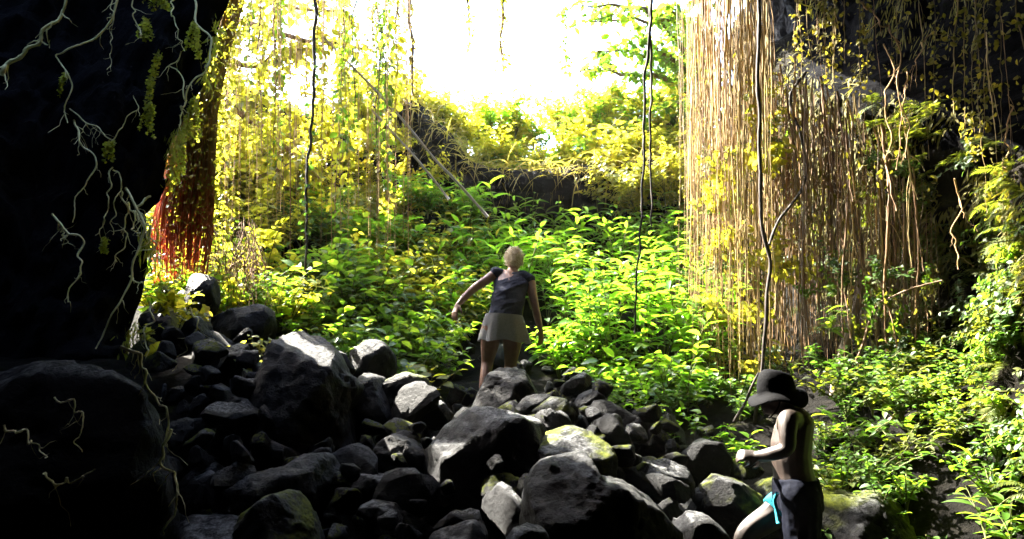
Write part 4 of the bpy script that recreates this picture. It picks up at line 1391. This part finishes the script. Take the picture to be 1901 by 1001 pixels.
def frond_mesh(seed, m='fern'):
    g = np.random.default_rng(seed)
    t = np.linspace(0, 1, 11)
    x = 0.85 * np.sin(t * 1.25) / np.sin(1.25)
    z = 0.45 * t - 0.75 * t ** 2
    mid = np.stack([x, 0.05 * g.normal() * t ** 2, z], 1)
    b = MB()
    b.tube(mid, np.linspace(0.008, 0.003, 11), 3, False)
    k = 17
    tt = np.linspace(0.12, 1.0, k)
    q = np.stack([np.interp(tt, t, mid[:, a]) for a in range(3)], 1)
    ln = 0.24 * np.sin(np.pi * np.clip(tt * 0.93 + 0.05, 0, 1)) ** 0.7 + 0.02
    for sgn in (1, -1):
        d = np.stack([0.45 + 0 * tt, sgn * np.ones(k), -0.25 + g.normal(0, 0.12, k)], 1)
        b.inst(T_PINNA[0] * np.array([1, 0.9, 1]), T_PINNA[1], q, frames(d, np.tile([0.2, 0, 1.0], (k, 1))), ln)
    return b.mesh("frond", M[m])


fronds = [frond_mesh(k) for k in range(5)]
g = np.random.default_rng(91)
placed_f = []
def right_line(y):
    return np.interp(y, [-10, 4, 6, 7, 9, 10.5, 12], [2.4, 2.6, 3.05, 3.8, 4.95, 5.7, 8.5])
n_ = 0
for k in range(2500):
    s = g.uniform(8.3, 13.9)
    yy = np.interp(s, RD, RP[:, 1])
    z = g.uniform(0.5, right_line(yy) + 0.1)
    p, nn = wall_sample(np.array([s]), np.array([z]))
    p, nn = p[0], nn[0]
    px, py = px_of(*p)
    if not (1590 < px < 1960 and 180 < py < 1050): continue
    if any(np.linalg.norm(p - a) < 0.17 for a in placed_f): continue
    placed_f.append(p)
    e = empty("fern", p - nn * 0.02, 0, g.uniform(0.18, 0.36))
    zn = "just under the dark hollow of the right wall" if py < 420 else "halfway up the mossy right wall" if py < 680 else "low on the mossy right wall's bank"
    tag(e, "small green fern sprouting " + zn, "fern", "ferns " + zn)
    az = math.atan2(nn[1], nn[0])
    for j in range(int(g.integers(5, 9))):
        a = az + g.normal(0, 0.9)
        o = bpy.data.objects.new("frond", fronds[int(g.integers(5))])
        link(o, e)
        o.rotation_euler = Euler((g.normal(0, 0.3), g.uniform(-0.5, 0.5), a))
        kk = g.uniform(0.6, 1.15)
        o.scale = (kk, kk, kk)
    n_ += 1
    if n_ >= 190: break
# creeping small-leaved plants on the lower wall and bank
creep = [plant_meshes(np.random.default_rng(420 + k), T_ELL, ['leaf_dark', 'fern', 'leaf', 'leaf_dark'][k % 4], nst=7, h=0.32, spread=0.3, per=15, size=0.052, droop=0.6) for k in range(8)]
for k in range(170):
    s = g.uniform(8.0, 13.9)
    z = g.uniform(0.4, 2.4) if k % 3 else g.uniform(0.6, 3.6)
    if z > right_line(np.interp(s, RD, RP[:, 1])) - 0.1: continue
    p, nn = wall_sample(np.array([s]), np.array([z]))
    p, nn = p[0], nn[0]
    m_ = creep[int(g.integers(8))]
    e = place_joined("wall_creeper", m_, p, 0, g.uniform(0.7, 1.3), "small-leaved creeper growing " + (zn := "at the right wall's mossy foot" if z < 1.5 else "midway up the mossy right wall" if z < 2.4 else "high on the mossy right wall"), "creeper", "creepers " + zn)
    e.rotation_euler = Vector(nn * 0.8 + np.array([0, 0, 0.6])).to_track_quat('Z', 'Y').to_euler()
for k in range(46):
    px = g.uniform(1530, 1900)
    y = g.uniform(5.6, 7.4)
    x = (px - 950) / F * y
    m_ = creep[int(g.integers(8))]
    place_joined("ground_creeper", m_, (x, y, float(ground_z(x, y))), g.uniform(0, 6.28), g.uniform(0.9, 1.5), "leafy ground creeper " + ("right behind the man's back" if px < 1680 else "at the foot of the mossy right wall"), "creeper", "ground creepers behind the man" if px < 1680 else "ground creepers at the right wall")
grassy = leafy_variants(4, 380, nst=5, h=0.42, spread=0.3, per=5, size=0.2, droop=0.4, upright=0.5, t0=0.2)
lm_gl = leaf_mesh("lan", T_LAN, 'leaf')
for k in range(26):
    px = g.uniform(1480, 1900)
    y = g.uniform(5.2, 7.0)
    x = (px - 950) / F * y
    place_joined("ground_creeper", creep[int(g.integers(8))], (x, y, float(ground_z(x, y))), g.uniform(0, 6.28), g.uniform(0.8, 1.3), "leafy ground creeper " + ("right behind the man's back" if px < 1680 else "at the foot of the mossy right wall"), "creeper", "ground creepers behind the man" if px < 1680 else "ground creepers at the right wall")
for px, py, y in [(1560, 800, 6.8), (1585, 830, 6.7), (1545, 850, 6.6), (1605, 790, 6.9), (1540, 590, 7.6), (1700, 790, 6.3), (1720, 700, 6.5), (1780, 860, 5.8), (1650, 860, 6.3), (1880, 985, 5.0), (1830, 960, 5.2), (1620, 840, 6.5)]:
    v = grassy[int(g.integers(4))]
    place_leafy("grassy_plant", v[1], v[0], lm_gl, P(px, py + 40, y), g.uniform(0, 6.28), g.uniform(0.6, 0.95),
                "clump of narrow grassy leaves on the mossy bank behind the man", "plant", "grassy clumps on the right bank")
# moss tufts and hanging moss on the wall: countless
c = 22000
s = g.uniform(6.0, 14.1, c)
yy = np.interp(s, RD, RP[:, 1])
z = g.uniform(0.3, 1.0, c) + g.random(c) * (right_line(yy) + 0.25 - 0.6)
p, nn = wall_sample(s, z)
keep = fbm(p * 1.7, 3, 5) > -0.25
p, nn = p[keep], nn[keep]
c = len(p)
b = MB()
d = nn * 0.35 + np.stack([g.normal(0, .25, c), g.normal(0, .25, c), -0.9 + g.normal(0, .35, c)], 1)
b.inst(leaf_tpl(1, 0.16, 3, 0.3, 0.2)[0], leaf_tpl(1, 0.16, 3)[1], p, frames(d, nn), g.uniform(0.05, 0.2, c))
tag(b.build("hanging_moss", M['moss']), "olive moss and fine hanging fibres covering the right cave wall", "moss", kind="stuff")
c = 5200
px = np.where(g.random(c) < 0.45, g.uniform(1255, 1420, c), g.uniform(1420, 1740, c))
py = np.where(px < 1420, g.uniform(0, 720, c), np.interp(px, [1425, 1500, 1600, 1640, 1720], [130, 140, 200, 240, 320]) + np.abs(g.normal(0, 200, c)))
pos = np.array([P(a, b_, curtain_Y(a) - d_) for a, b_, d_ in zip(px, py, g.uniform(-0.3, 0.8, c))])
keep = (fbm(pos * 2.1, 3, 15) > -0.1) & (py < 800)
pos = pos[keep]; c = len(pos)
b = MB()
b.inst(T_SMALL[0] * np.array([1, 0.7, 1]), T_SMALL[1], pos, frames(np.stack([g.normal(0, .5, c), g.normal(-0.2, .5, c), -1 + g.normal(0, .5, c)], 1), g.normal(0, 1, (c, 3))), g.uniform(0.02, 0.075, c))
tag(b.build("curtain_moss", M['moss']), "bits of moss and dead leaf caught all over the hanging root curtain", "moss", kind="stuff")
# sprays of leaves caught in the root curtain
for k in range(60):
    px = g.uniform(1262, 1430) if k % 2 else g.uniform(1420, 1720)
    py = g.uniform(170, 760)
    if py < np.interp(px, [1425, 1500, 1600, 1640, 1720], [100, 160, 220, 260, 330]): continue
    m_ = (creep + shrubs_y)[int(g.integers(13))] if px < 1430 else creep[int(g.integers(8))]
    e = place_joined("curtain_sprig", m_, P(px, py, curtain_Y(px) - 0.45), g.uniform(0, 6.28), g.uniform(0.5, 1.0), "leafy sprig growing out of the " + (zn := "bright tan root curtain" if px < 1425 else "brown roots right of the dark liana"), "sprig", "sprigs in the " + zn)
    e.rotation_euler = (g.uniform(0.7, 1.6), g.normal(0, 0.3), g.normal(0, 0.5))
for k in range(18):
    px = g.uniform(1440, 1895)
    lo_ = np.interp(px, [1425, 1500, 1600, 1640, 1720, 1900], [130, 160, 220, 260, 330, 420])
    vine(px, -60, lo_ * g.uniform(0.5, 1.15), np.interp(px, [1440, 1700, 1900], [7.6, 6.9, 5.9]), "thin mossy root draped before the dark hollow above the right wall", 'moss', 'root_olive', 4, g.uniform(0.003, 0.007), g.uniform(0.4, 1.3), 0.05, "mossy drapes before the hollow", 1300 + k, name="mossy_root")
# moss drapes on the dark overhang
c = 6500
s = g.uniform(8.5, 14.1, c)
yy = np.interp(s, RD, RP[:, 1])
z = right_line(yy) + g.uniform(0.2, 3.0, c)
p, nn = wall_sample(s, z)
keep = fbm(p * 1.3, 3, 8) > 0.15
p, nn = p[keep], nn[keep]
c = len(p)
b = MB()
d = nn * 0.25 + np.stack([g.normal(0, .15, c), g.normal(0, .15, c), -np.ones(c)], 1)
b.inst(leaf_tpl(1, 0.06, 3, 0.3, 0.1)[0], leaf_tpl(1, 0.06, 3)[1], p, frames(d, nn), g.uniform(0.06, 0.26, c))
tag(b.build("hanging_moss", M['moss']), "sparse moss drapes on the dark hollow above the right wall", "moss", kind="stuff")
for k, (pts, lab) in enumerate([
    ([(1648, 80), (1652, 130), (1640, 180), (1652, 230), (1645, 300)], "pale crooked root on the left side of the knot before the dark hollow"),
    ([(1665, 70), (1672, 120), (1668, 190), (1672, 250), (1668, 310)], "pale straight root in the middle of the knot before the dark hollow"),
    ([(1690, 130), (1680, 160), (1684, 230), (1680, 290)], "pale forked root on the right side of the knot before the dark hollow"),
    ([(1600, 10), (1625, 30), (1650, 55), (1665, 75)], "pale root slanting down to the knot before the dark hollow"),
    ([(1735, 60), (1705, 95), (1700, 120), (1690, 135)], "pale hooked root right of the knot before the dark hollow"),
    ([(1780, 340), (1782, 420), (1775, 500)], "pale root hanging down the right wall beside a black gap"),
    ([(1880, 190), (1868, 260), (1860, 330)], "pale slanting root high on the right wall"),
]):
    traced("pale_root", pts, 6.8 if k < 5 else 6.3, 0.007, 'root_tan', lab, "root", sides=6, jit=0.012, seed=860 + k, n=40, twigs=4)
#PART3
# ------------------------------------------------------------------ people
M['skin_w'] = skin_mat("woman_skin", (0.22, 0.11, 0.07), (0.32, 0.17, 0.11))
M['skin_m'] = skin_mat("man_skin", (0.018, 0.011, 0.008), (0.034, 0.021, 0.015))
M['tank'] = cloth_mat("navy_tank", (0.020, 0.022, 0.035), (0.055, 0.058, 0.080))
M['skirt'] = cloth_mat("beige_skirt", (0.22, 0.215, 0.205), (0.36, 0.35, 0.335))
M['hair'] = bark_mat("blond_hair", (0.45, 0.34, 0.19), (0.82, 0.72, 0.52), rough=0.5, scale=60)
M['hat'] = cloth_mat("black_hat", (0.0006, 0.0006, 0.0009), (0.0018, 0.0018, 0.0026))
M['shorts'] = cloth_mat("navy_shorts", (0.0008, 0.0012, 0.004), (0.002, 0.003, 0.008))
M['turq'] = cloth_mat("turquoise_trim", (0.02, 0.20, 0.26), (0.04, 0.32, 0.40))
M['shoe'] = cloth_mat("dark_shoe", (0.02, 0.018, 0.016), (0.05, 0.045, 0.04))
M['eye'] = cloth_mat("eye", (0.02, 0.015, 0.01), (0.03, 0.02, 0.015), rough=0.2)


def loft(mb, rings, sides=18, cap=True):
    th = np.arange(sides) * 2 * math.pi / sides
    v = np.concatenate([np.asarray(c)[None] + np.cos(th)[:, None] * np.asarray(a)[None] + np.sin(th)[:, None] * np.asarray(b)[None] for c, a, b in rings])
    f = []
    for i in range(len(rings) - 1):
        for k in range(sides):
            k2 = (k + 1) % sides
            f.append((i * sides + k, i * sides + k2, (i + 1) * sides + k2, (i + 1) * sides + k))
    if cap:
        f.append(tuple(range(sides))[::-1])
        n = (len(rings) - 1) * sides
        f.append(tuple(range(n, n + sides)))
    mb.add(v, f)


def ball(mb, c, r):
    d, f = ico(3)
    mb.add(d * np.asarray(r) + np.asarray(c), f)


def limb(mb, pts, rad):
    pts = np.array(pts, float)
    n = 5 * len(pts)
    q = resample(pts, n)
    d0 = np.r_[0, np.cumsum(np.linalg.norm(np.diff(pts, axis=0), axis=1))]
    dq = np.linspace(0, d0[-1], n)
    r = np.interp(dq, d0, rad)
    mb.tube(q, r, 12)
    ball(mb, pts[0], rad[0])
    ball(mb, pts[-1], rad[-1])


def hand(mb, wrist, d, nrm, curl=0.5, k=1.0, side=1):
    d = np.array(d, float); d /= np.linalg.norm(d)
    nrm = np.array(nrm, float); nrm -= nrm.dot(d) * d; nrm /= np.linalg.norm(nrm)
    s = np.cross(nrm, d) * side
    w = np.array(wrist, float)
    loft(mb, [(w - d * 0.01, s * 0.026 * k, nrm * 0.019 * k), (w + d * 0.03 * k, s * 0.036 * k, nrm * 0.017 * k), (w + d * 0.085 * k, s * 0.040 * k, nrm * 0.013 * k)], 12)
    for j, ln in enumerate((0.070, 0.080, 0.075, 0.060)):
        p = w + d * 0.080 * k + s * (0.029 - 0.0195 * j) * k
        a, pts = 0.15, [p]
        for q in range(3):
            a += curl * (0.7 + 0.25 * q)
            p = p + (d * math.cos(a) + nrm * math.sin(a)) * ln * (0.45, 0.32, 0.26)[q] * k
            pts.append(p)
        limb(mb, pts, np.array([0.0095, 0.009, 0.0085, 0.0075]) * k)
    p = w + d * 0.02 * k + s * 0.030 * k
    q = p + (d * 0.65 + s * 0.65 + nrm * 0.25) * 0.042 * k
    limb(mb, [p, q, q + (d * 0.85 + s * 0.2 + nrm * 0.4) * 0.035 * k], np.array([0.014, 0.011, 0.009]) * k)


def remeshed(mb, name, m, parent, base, voxel=0.008, it=6, disp=None):
    me = mb.mesh(name + "_cage", m)
    o = bpy.data.objects.new(name + "_cage", me)
    C.objects.link(o)
    r = o.modifiers.new("r", 'REMESH')
    r.mode = 'VOXEL'
    r.voxel_size = voxel
    r.use_smooth_shade = True
    s = o.modifiers.new("s", 'SMOOTH')
    s.iterations = it
    s.factor = 0.5
    dg = bpy.context.evaluated_depsgraph_get()
    out = bpy.data.meshes.new_from_object(o.evaluated_get(dg))
    bpy.data.objects.remove(o)
    n = len(out.vertices)
    co = np.empty(n * 3)
    out.vertices.foreach_get("co", co)
    co = co.reshape(-1, 3)
    if disp is not None:
        nr = np.empty(n * 3)
        out.vertices.foreach_get("normal", nr)
        co = co + nr.reshape(-1, 3) * disp(co)[:, None]
    co = co - np.asarray(base)
    out.vertices.foreach_set("co", co.ravel())
    out.materials.clear()
    out.materials.append(m)
    out.polygons.foreach_set("use_smooth", [True] * len(out.polygons))
    out.update()
    out.name = name
    return link(bpy.data.objects.new(name, out), parent)


X_, Y_, Z_v = np.array([1.0, 0, 0]), np.array([0, 1.0, 0]), np.array([0, 0, 1.0])

# woman climbing away from us
base = P(922, 778, 7.62)
w = empty("person", base)
tag(w, "woman in a dark sleeveless top and pale short skirt climbing with arms out", "person")
b = MB()
tl = np.array([0.10, 0, -0.02])       # shoulder line dips to her right
rg = [((932, 622), 7.60, .155, .115), ((934, 603), 7.60, .165, .12), ((940, 575), 7.64, .135, .10), ((946, 545), 7.70, .145, .11), ((950, 524), 7.76, .165, .105), ((951, 510), 7.80, .14, .075), ((951, 503), 7.82, .07, .06)]
loft(b, [(P(*p, Y), np.array([a, 0, -0.10 * a]), Y_ * c) for p, Y, a, c in rg])
limb(b, [P(950, 508, 7.81), P(953, 492, 7.88)], [0.055, 0.05])
hc = P(954, 484, 7.92)
ball(b, hc, (0.074, 0.092, 0.105))
ball(b, hc + np.array([0, 0.05, -0.06]), (0.05, 0.055, 0.05))
ball(b, hc + np.array([0, 0.10, -0.02]), (0.012, 0.02, 0.022))
for sx in (-1, 1):
    ball(b, hc + np.array([sx * 0.076, 0.0, -0.01]), (0.012, 0.02, 0.03))
sl, sr = P(921, 510, 7.80), P(981, 520, 7.78)
wl, wr = P(849, 567, 7.55), P(1004, 614, 7.60)
limb(b, [P(938, 511, 7.80), sl, P(902, 521, 7.74), P(876, 539, 7.66), P(862, 553, 7.6), wl], [0.055, 0.055, 0.046, 0.039, 0.036, 0.024])
limb(b, [P(964, 515, 7.79), sr, P(988, 543, 7.72), P(993, 568, 7.68), P(998, 590, 7.65), wr], [0.055, 0.055, 0.046, 0.040, 0.037, 0.025])
hand(b, wl, P(841, 590, 7.5) - wl, (0.5, 0.6, -0.2), 0.35, 1.0, side=-1)
hand(b, wr, P(1005, 636, 7.6) - wr, (-0.6, 0.6, 0), 0.35, 1.0, side=1)
limb(b, [P(912, 612, 7.60), P(909, 640, 7.66), P(905, 672, 7.74), P(901, 700, 7.68), P(898, 730, 7.62), P(896, 765, 7.58)], [0.10, 0.090, 0.058, 0.056, 0.046, 0.036])
limb(b, [P(952, 612, 7.60), P(951, 640, 7.66), P(948, 675, 7.74), P(947, 703, 7.74), P(946, 732, 7.72), P(945, 768, 7.70)], [0.10, 0.090, 0.058, 0.056, 0.046, 0.036])
remeshed(b, "body", M['skin_w'], w, base, 0.0075, 5)
for px, yy in ((896, 7.60), (945, 7.72)):
    s = MB()
    p = P(px, 772, yy)
    loft(s, [(p + Y_ * t * 0.24 - Y_ * 0.06 + Z_v * hh, X_ * a, Z_v * c) for t, a, c, hh in ((0, .02, .02, 0.0), (.08, .036, .036, .012), (.35, .036, .042, .014), (.6, .042, .03, .0), (.85, .042, .024, -.004), (1, .025, .014, -.01))], 14)
    remeshed(s, "shoe", M['shoe'], w, base, 0.007, 3)
s = MB()
rg = [((936, 606), 7.60, .178, .132), ((937, 592), 7.61, .170, .128), ((940, 574), 7.64, .150, .116), ((946, 545), 7.70, .158, .123), ((950, 526), 7.76, .172, .114), ((951, 512), 7.80, .135, .082), ((951, 506), 7.815, .105, .068)]
loft(s, [(P(*p, Y), np.array([a, 0, -0.10 * a]), Y_ * c) for p, Y, a, c in rg], 40)
limb(s, [P(930, 512, 7.80), P(922, 508, 7.80)], [0.060, 0.058])
limb(s, [P(970, 516, 7.79), P(981, 520, 7.78)], [0.060, 0.058])
remeshed(s, "sleeveless_top", M['tank'], w, base, 0.0075, 4,
         lambda c: 0.012 * np.clip(fbm(np.c_[c[:, 0] * 6 + c[:, 2] * 5, c[:, 1] * 4, c[:, 2] * 16 - c[:, 0] * 7], 3, 5), -0.4, 1) + 0.004)
th = np.arange(72) * 2 * math.pi / 72
mbk = MB()
rows_ = []
for i, t in enumerate(np.linspace(0, 1, 16)):
    c = P(936, 584, 7.60) * (1 - t) + P(933, 634, 7.62) * t
    a, bb = 0.174 + 0.068 * t ** 0.8, 0.130 + 0.05 * t
    wv = 1 + 0.05 * t * np.sin(th * 9 + 1.5 * np.sin(th * 2)) + 0.02 * t * np.sin(th * 17 + 1)
    rows_.append(np.stack([c[0] + a * wv * np.cos(th) + 0.015 * t, c[1] + bb * wv * np.sin(th), c[2] - 0.012 * t * np.sin(th * 5) - 0.012 * np.cos(th) + 0 * th], 1))
for inner in (0, 0.006):
    V = np.array(rows_)
    cc = V.mean(1, keepdims=True)
    V = V + (cc - V) / np.linalg.norm(cc - V, axis=2, keepdims=True) * inner
    f = [(i * 72 + k, i * 72 + (k + 1) % 72, (i + 1) * 72 + (k + 1) % 72, (i + 1) * 72 + k) for i in range(15) for k in range(72)]
    mbk.add(V.reshape(-1, 3) - base, f)
mbk.build("skirt", M['skirt'], w)
h = MB()
ball(h, hc + np.array([0, -0.018, 0.018]), (0.086, 0.098, 0.108))
ball(h, hc + np.array([0.004, -0.105, -0.005]), (0.046, 0.038, 0.042))
ball(h, hc + np.array([0.0, -0.06, -0.06]), (0.06, 0.05, 0.05))
hd = remeshed(h, "hair", M['hair'], w, base, 0.007, 3, lambda c: 0.010 * fbm(np.c_[c[:, 0] * 30, c[:, 1] * 12, c[:, 2] * 22], 3, 9))
h = MB()
gg = np.random.default_rng(31)
for k in range(260):
    d = gg.normal(size=3); d[1] = -abs(d[1]) * 0.8 + 0.3; d[2] += 0.3; d /= np.linalg.norm(d)
    p0 = d * np.array([0.088, 0.10, 0.11])
    tgt = np.array([0.004, -0.11, -0.01]) + gg.normal(0, 0.03, 3)
    t = np.linspace(0, 1, 7)[:, None]
    q = p0 * (1 - t) + tgt * t
    q = q / np.linalg.norm(q, axis=1)[:, None] * (np.linalg.norm(p0) * (1 - t) + np.linalg.norm(tgt) * t + 0.012 * np.sin(t * 3.1)) + np.cumsum(gg.normal(0, 0.003, (7, 3)), 0)
    h.tube(q + hc + np.array([0, -0.018, 0.014]) - base, 0.0022, 3, False)
tag(h.build("hair_strands", M['hair'], w), kind="stuff")

# man in a hat, side on, hands together in front of him
base = P(1455, 1146, 5.2)
base[2] = float(ground_z(base[0], base[1]))
w = empty("person", base)
tag(w, "shirtless man in a black brimmed hat and navy shorts, hands held together", "person")
b = MB()
rg = [((1480, 935), .135, .165), ((1478, 905), .13, .165), ((1472, 875), .118, .15), ((1468, 848), .122, .155), ((1470, 815), .125, .17), ((1474, 788), .115, .18), ((1474, 772), .085, .15), ((1468, 760), .06, .08)]
loft(b, [(P(*p, 5.2), X_ * a + Z_v * 0.02, Y_ * c) for p, a, c in rg])
limb(b, [P(1468, 768, 5.2), P(1454, 748, 5.2)], [0.066, 0.060])
hc = P(1443, 734, 5.2)
ball(b, hc, (0.098, 0.078, 0.112))
ball(b, hc + np.array([-0.035, 0, -0.075]), (0.058, 0.055, 0.05))      # jaw
ball(b, hc + np.array([-0.068, 0, -0.100]), (0.024, 0.03, 0.022))      # chin
limb(b, [hc + np.array([-0.090, 0, -0.012]), hc + np.array([-0.116, 0, -0.048])], [0.010, 0.015])   # nose
ball(b, hc + np.array([-0.092, 0, -0.072]), (0.014, 0.024, 0.008))
ball(b, hc + np.array([-0.090, 0, -0.084]), (0.014, 0.022, 0.008))
ball(b, hc + np.array([-0.09, 0, 0.012]), (0.016, 0.05, 0.012))        # brow
for sy in (-1, 1):
    ball(b, hc + np.array([0.012, sy * 0.080, -0.018]), (0.020, 0.012, 0.032))
wn_ = P(1408, 846, 5.06)
wf_ = P(1408, 850, 5.24)
limb(b, [P(1474, 782, 5.08), P(1464, 780, 5.00), P(1462, 806, 4.96), P(1461, 832, 4.95), P(1436, 842, 4.99), wn_], [0.066, 0.066, 0.054, 0.046, 0.044, 0.030])
limb(b, [P(1474, 782, 5.32), P(1462, 780, 5.40), P(1452, 808, 5.44), P(1446, 834, 5.43), P(1428, 844, 5.35), wf_], [0.066, 0.066, 0.054, 0.046, 0.044, 0.030])
hand(b, wn_, (-1.0, 0.25, 0.02), (0.1, 0.9, -0.5), 0.55, 1.05, side=-1)
hand(b, wf_, (-1.0, -0.35, -0.05), (0.1, -0.9, 0.4), 0.55, 1.05, side=1)
limb(b, [P(1472, 925, 5.30), P(1436, 955, 5.31), P(1380, 1006, 5.30), P(1386, 1045, 5.30), P(1396, 1085, 5.30), P(1400, 1130, 5.30)], [0.105, 0.092, 0.064, 0.062, 0.052, 0.042])
limb(b, [P(1484, 925, 5.10), P(1488, 965, 5.10), P(1488, 1030, 5.10), P(1494, 1060, 5.10), P(1502, 1100, 5.10), P(1508, 1142, 5.10)], [0.105, 0.094, 0.064, 0.063, 0.054, 0.042])
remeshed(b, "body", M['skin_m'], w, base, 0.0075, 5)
for p in (P(1400, 1136, 5.30), P(1508, 1146, 5.10)):
    s = MB()
    loft(s, [(p - X_ * t * 0.27 + X_ * 0.07 + Z_v * hh, Y_ * a, Z_v * c) for t, a, c, hh in ((0, .02, .02, 0.0), (.08, .04, .042, .012), (.35, .04, .05, .014), (.6, .047, .034, .0), (.85, .046, .026, -.004), (1, .028, .014, -.01))], 14)
    remeshed(s, "shoe", M['shoe'], w, base, 0.008, 3)
s = MB()
loft(s, [(P(*p, 5.2), X_ * a, Y_ * c) for p, a, c in [((1480, 945), .150, .182), ((1479, 915), .148, .185), ((1476, 888), .138, .175)]], 30)
limb(s, [P(1484, 925, 5.10), P(1488, 965, 5.10), P(1489, 1012, 5.10)], [0.125, 0.118, 0.108])
limb(s, [P(1474, 925, 5.30), P(1452, 946, 5.31)], [0.125, 0.112])
remeshed(s, "shorts", M['shorts'], w, base, 0.009, 4, lambda c: 0.008 * fbm(c * 11, 3, 3))
s = MB()
a0, a1 = P(1453, 944, 5.31), P(1437, 958, 5.31)
ax = (a1 - a0) / np.linalg.norm(a1 - a0)
sd = np.cross(ax, Y_)
loft(s, [(a0 + ax * t, sd * r, Y_ * r) for t, r in ((-0.03, .112), (0.0, .118), (0.03, .117), (0.055, .114), (0.055, .100), (-0.02, .10))], 30, cap=False)
q = resample([P(1443, 915, 5.04), P(1438, 928, 5.06), P(1441, 945, 5.06), P(1445, 972, 5.03)], 12)
s.tube(q, 0.012, 8)
s.v = [v - base for v in s.v]
s.build("shorts_trim", M['turq'], w)
# hat
hh = MB()
hcn = P(1441, 724, 5.2)
tilt = Matrix.Rotation(math.radians(-6), 3, 'Y')
th = np.arange(48) * 2 * math.pi / 48
rows_ = []
prof = [(0.02, 0.128), (0.06, 0.124), (0.092, 0.106), (0.110, 0.070), (0.118, 0.03), (0.122, 0.0), (0.13, -0.012), (0.16, -0.022), (0.19, -0.034), (0.205, -0.046), (0.207, -0.054), (0.198, -0.050), (0.16, -0.032), (0.122, -0.020)]
for r, z in prof:
    k = max(0, r - 0.122)
    xx = r * np.cos(th) * (1 - 0.10 * (k > 0)) 
    yy = r * np.sin(th) * 0.88
    zz = z - k * 0.55 * np.sin(th) ** 2 + k * 0.40 * np.sin(3 * th + 1) - 0.012 * (r < 0.11) * np.cos(th)
    rows_.append(np.stack([xx, yy, zz], 1) @ np.array(tilt).T)
V = np.array(rows_).reshape(-1, 3)
V += 0.004 * fbm(V * 25, 3, 2)[:, None]
f = [(i * 48 + k, i * 48 + (k + 1) % 48, (i + 1) * 48 + (k + 1) % 48, (i + 1) * 48 + k) for i in range(len(prof) - 1) for k in range(48)]
f.append(tuple(range(48))[::-1])
hh.add(V + hcn - base, f)
hat = hh.build("hat", M['hat'], w)
hb = MB()
ball(hb, P(1488, 733, 5.16) - base, (0.024, 0.03, 0.026))
limb(hb, [P(1474, 728, 5.16) - base, P(1486, 731, 5.16) - base], [0.012, 0.015])
hb.build("hat_toggle", M['hat'], hat)
s = MB()
s.tube(resample([P(1450, 740, 5.11), P(1443, 760, 5.11), P(1433, 772, 5.14), P(1428, 776, 5.2), P(1433, 772, 5.26), P(1450, 740, 5.29)], 30) - base, 0.005, 6)
s.build("chin_cord", M['hat'], hat)
for sy in (-1, 1):
    s = MB()
    ball(s, hc + np.array([-0.086, sy * 0.032, -0.008]) - base, (0.011, 0.013, 0.010))
    s.build("eye", M['eye'], w)

# ------------------------------------------------------------------ thin scattering volume added to imitate overexposure glow
hm, nt, out = new_mat("glow_air")
pv = N(nt, "ShaderNodeVolumePrincipled")
pv.inputs["Color"].default_value = (1.0, 0.98, 0.88, 1)
pv.inputs["Density"].default_value = 0.0004
pv.inputs["Anisotropy"].default_value = 0.45
nt.links.new(pv.outputs[0], out.inputs[1])
b = MB()
b.add(np.array([(x, y, z) for x in (-960, 960) for y in (-14, 960) for z in (-3, 30)]), [(0, 1, 3, 2), (4, 6, 7, 5), (0, 4, 5, 1), (2, 3, 7, 6), (0, 2, 6, 4), (1, 5, 7, 3)])
tag(b.build("glow_volume", hm, smooth=False), "added thin air volume imitating overexposure glow in the cave opening", "glow_volume", kind="stuff")
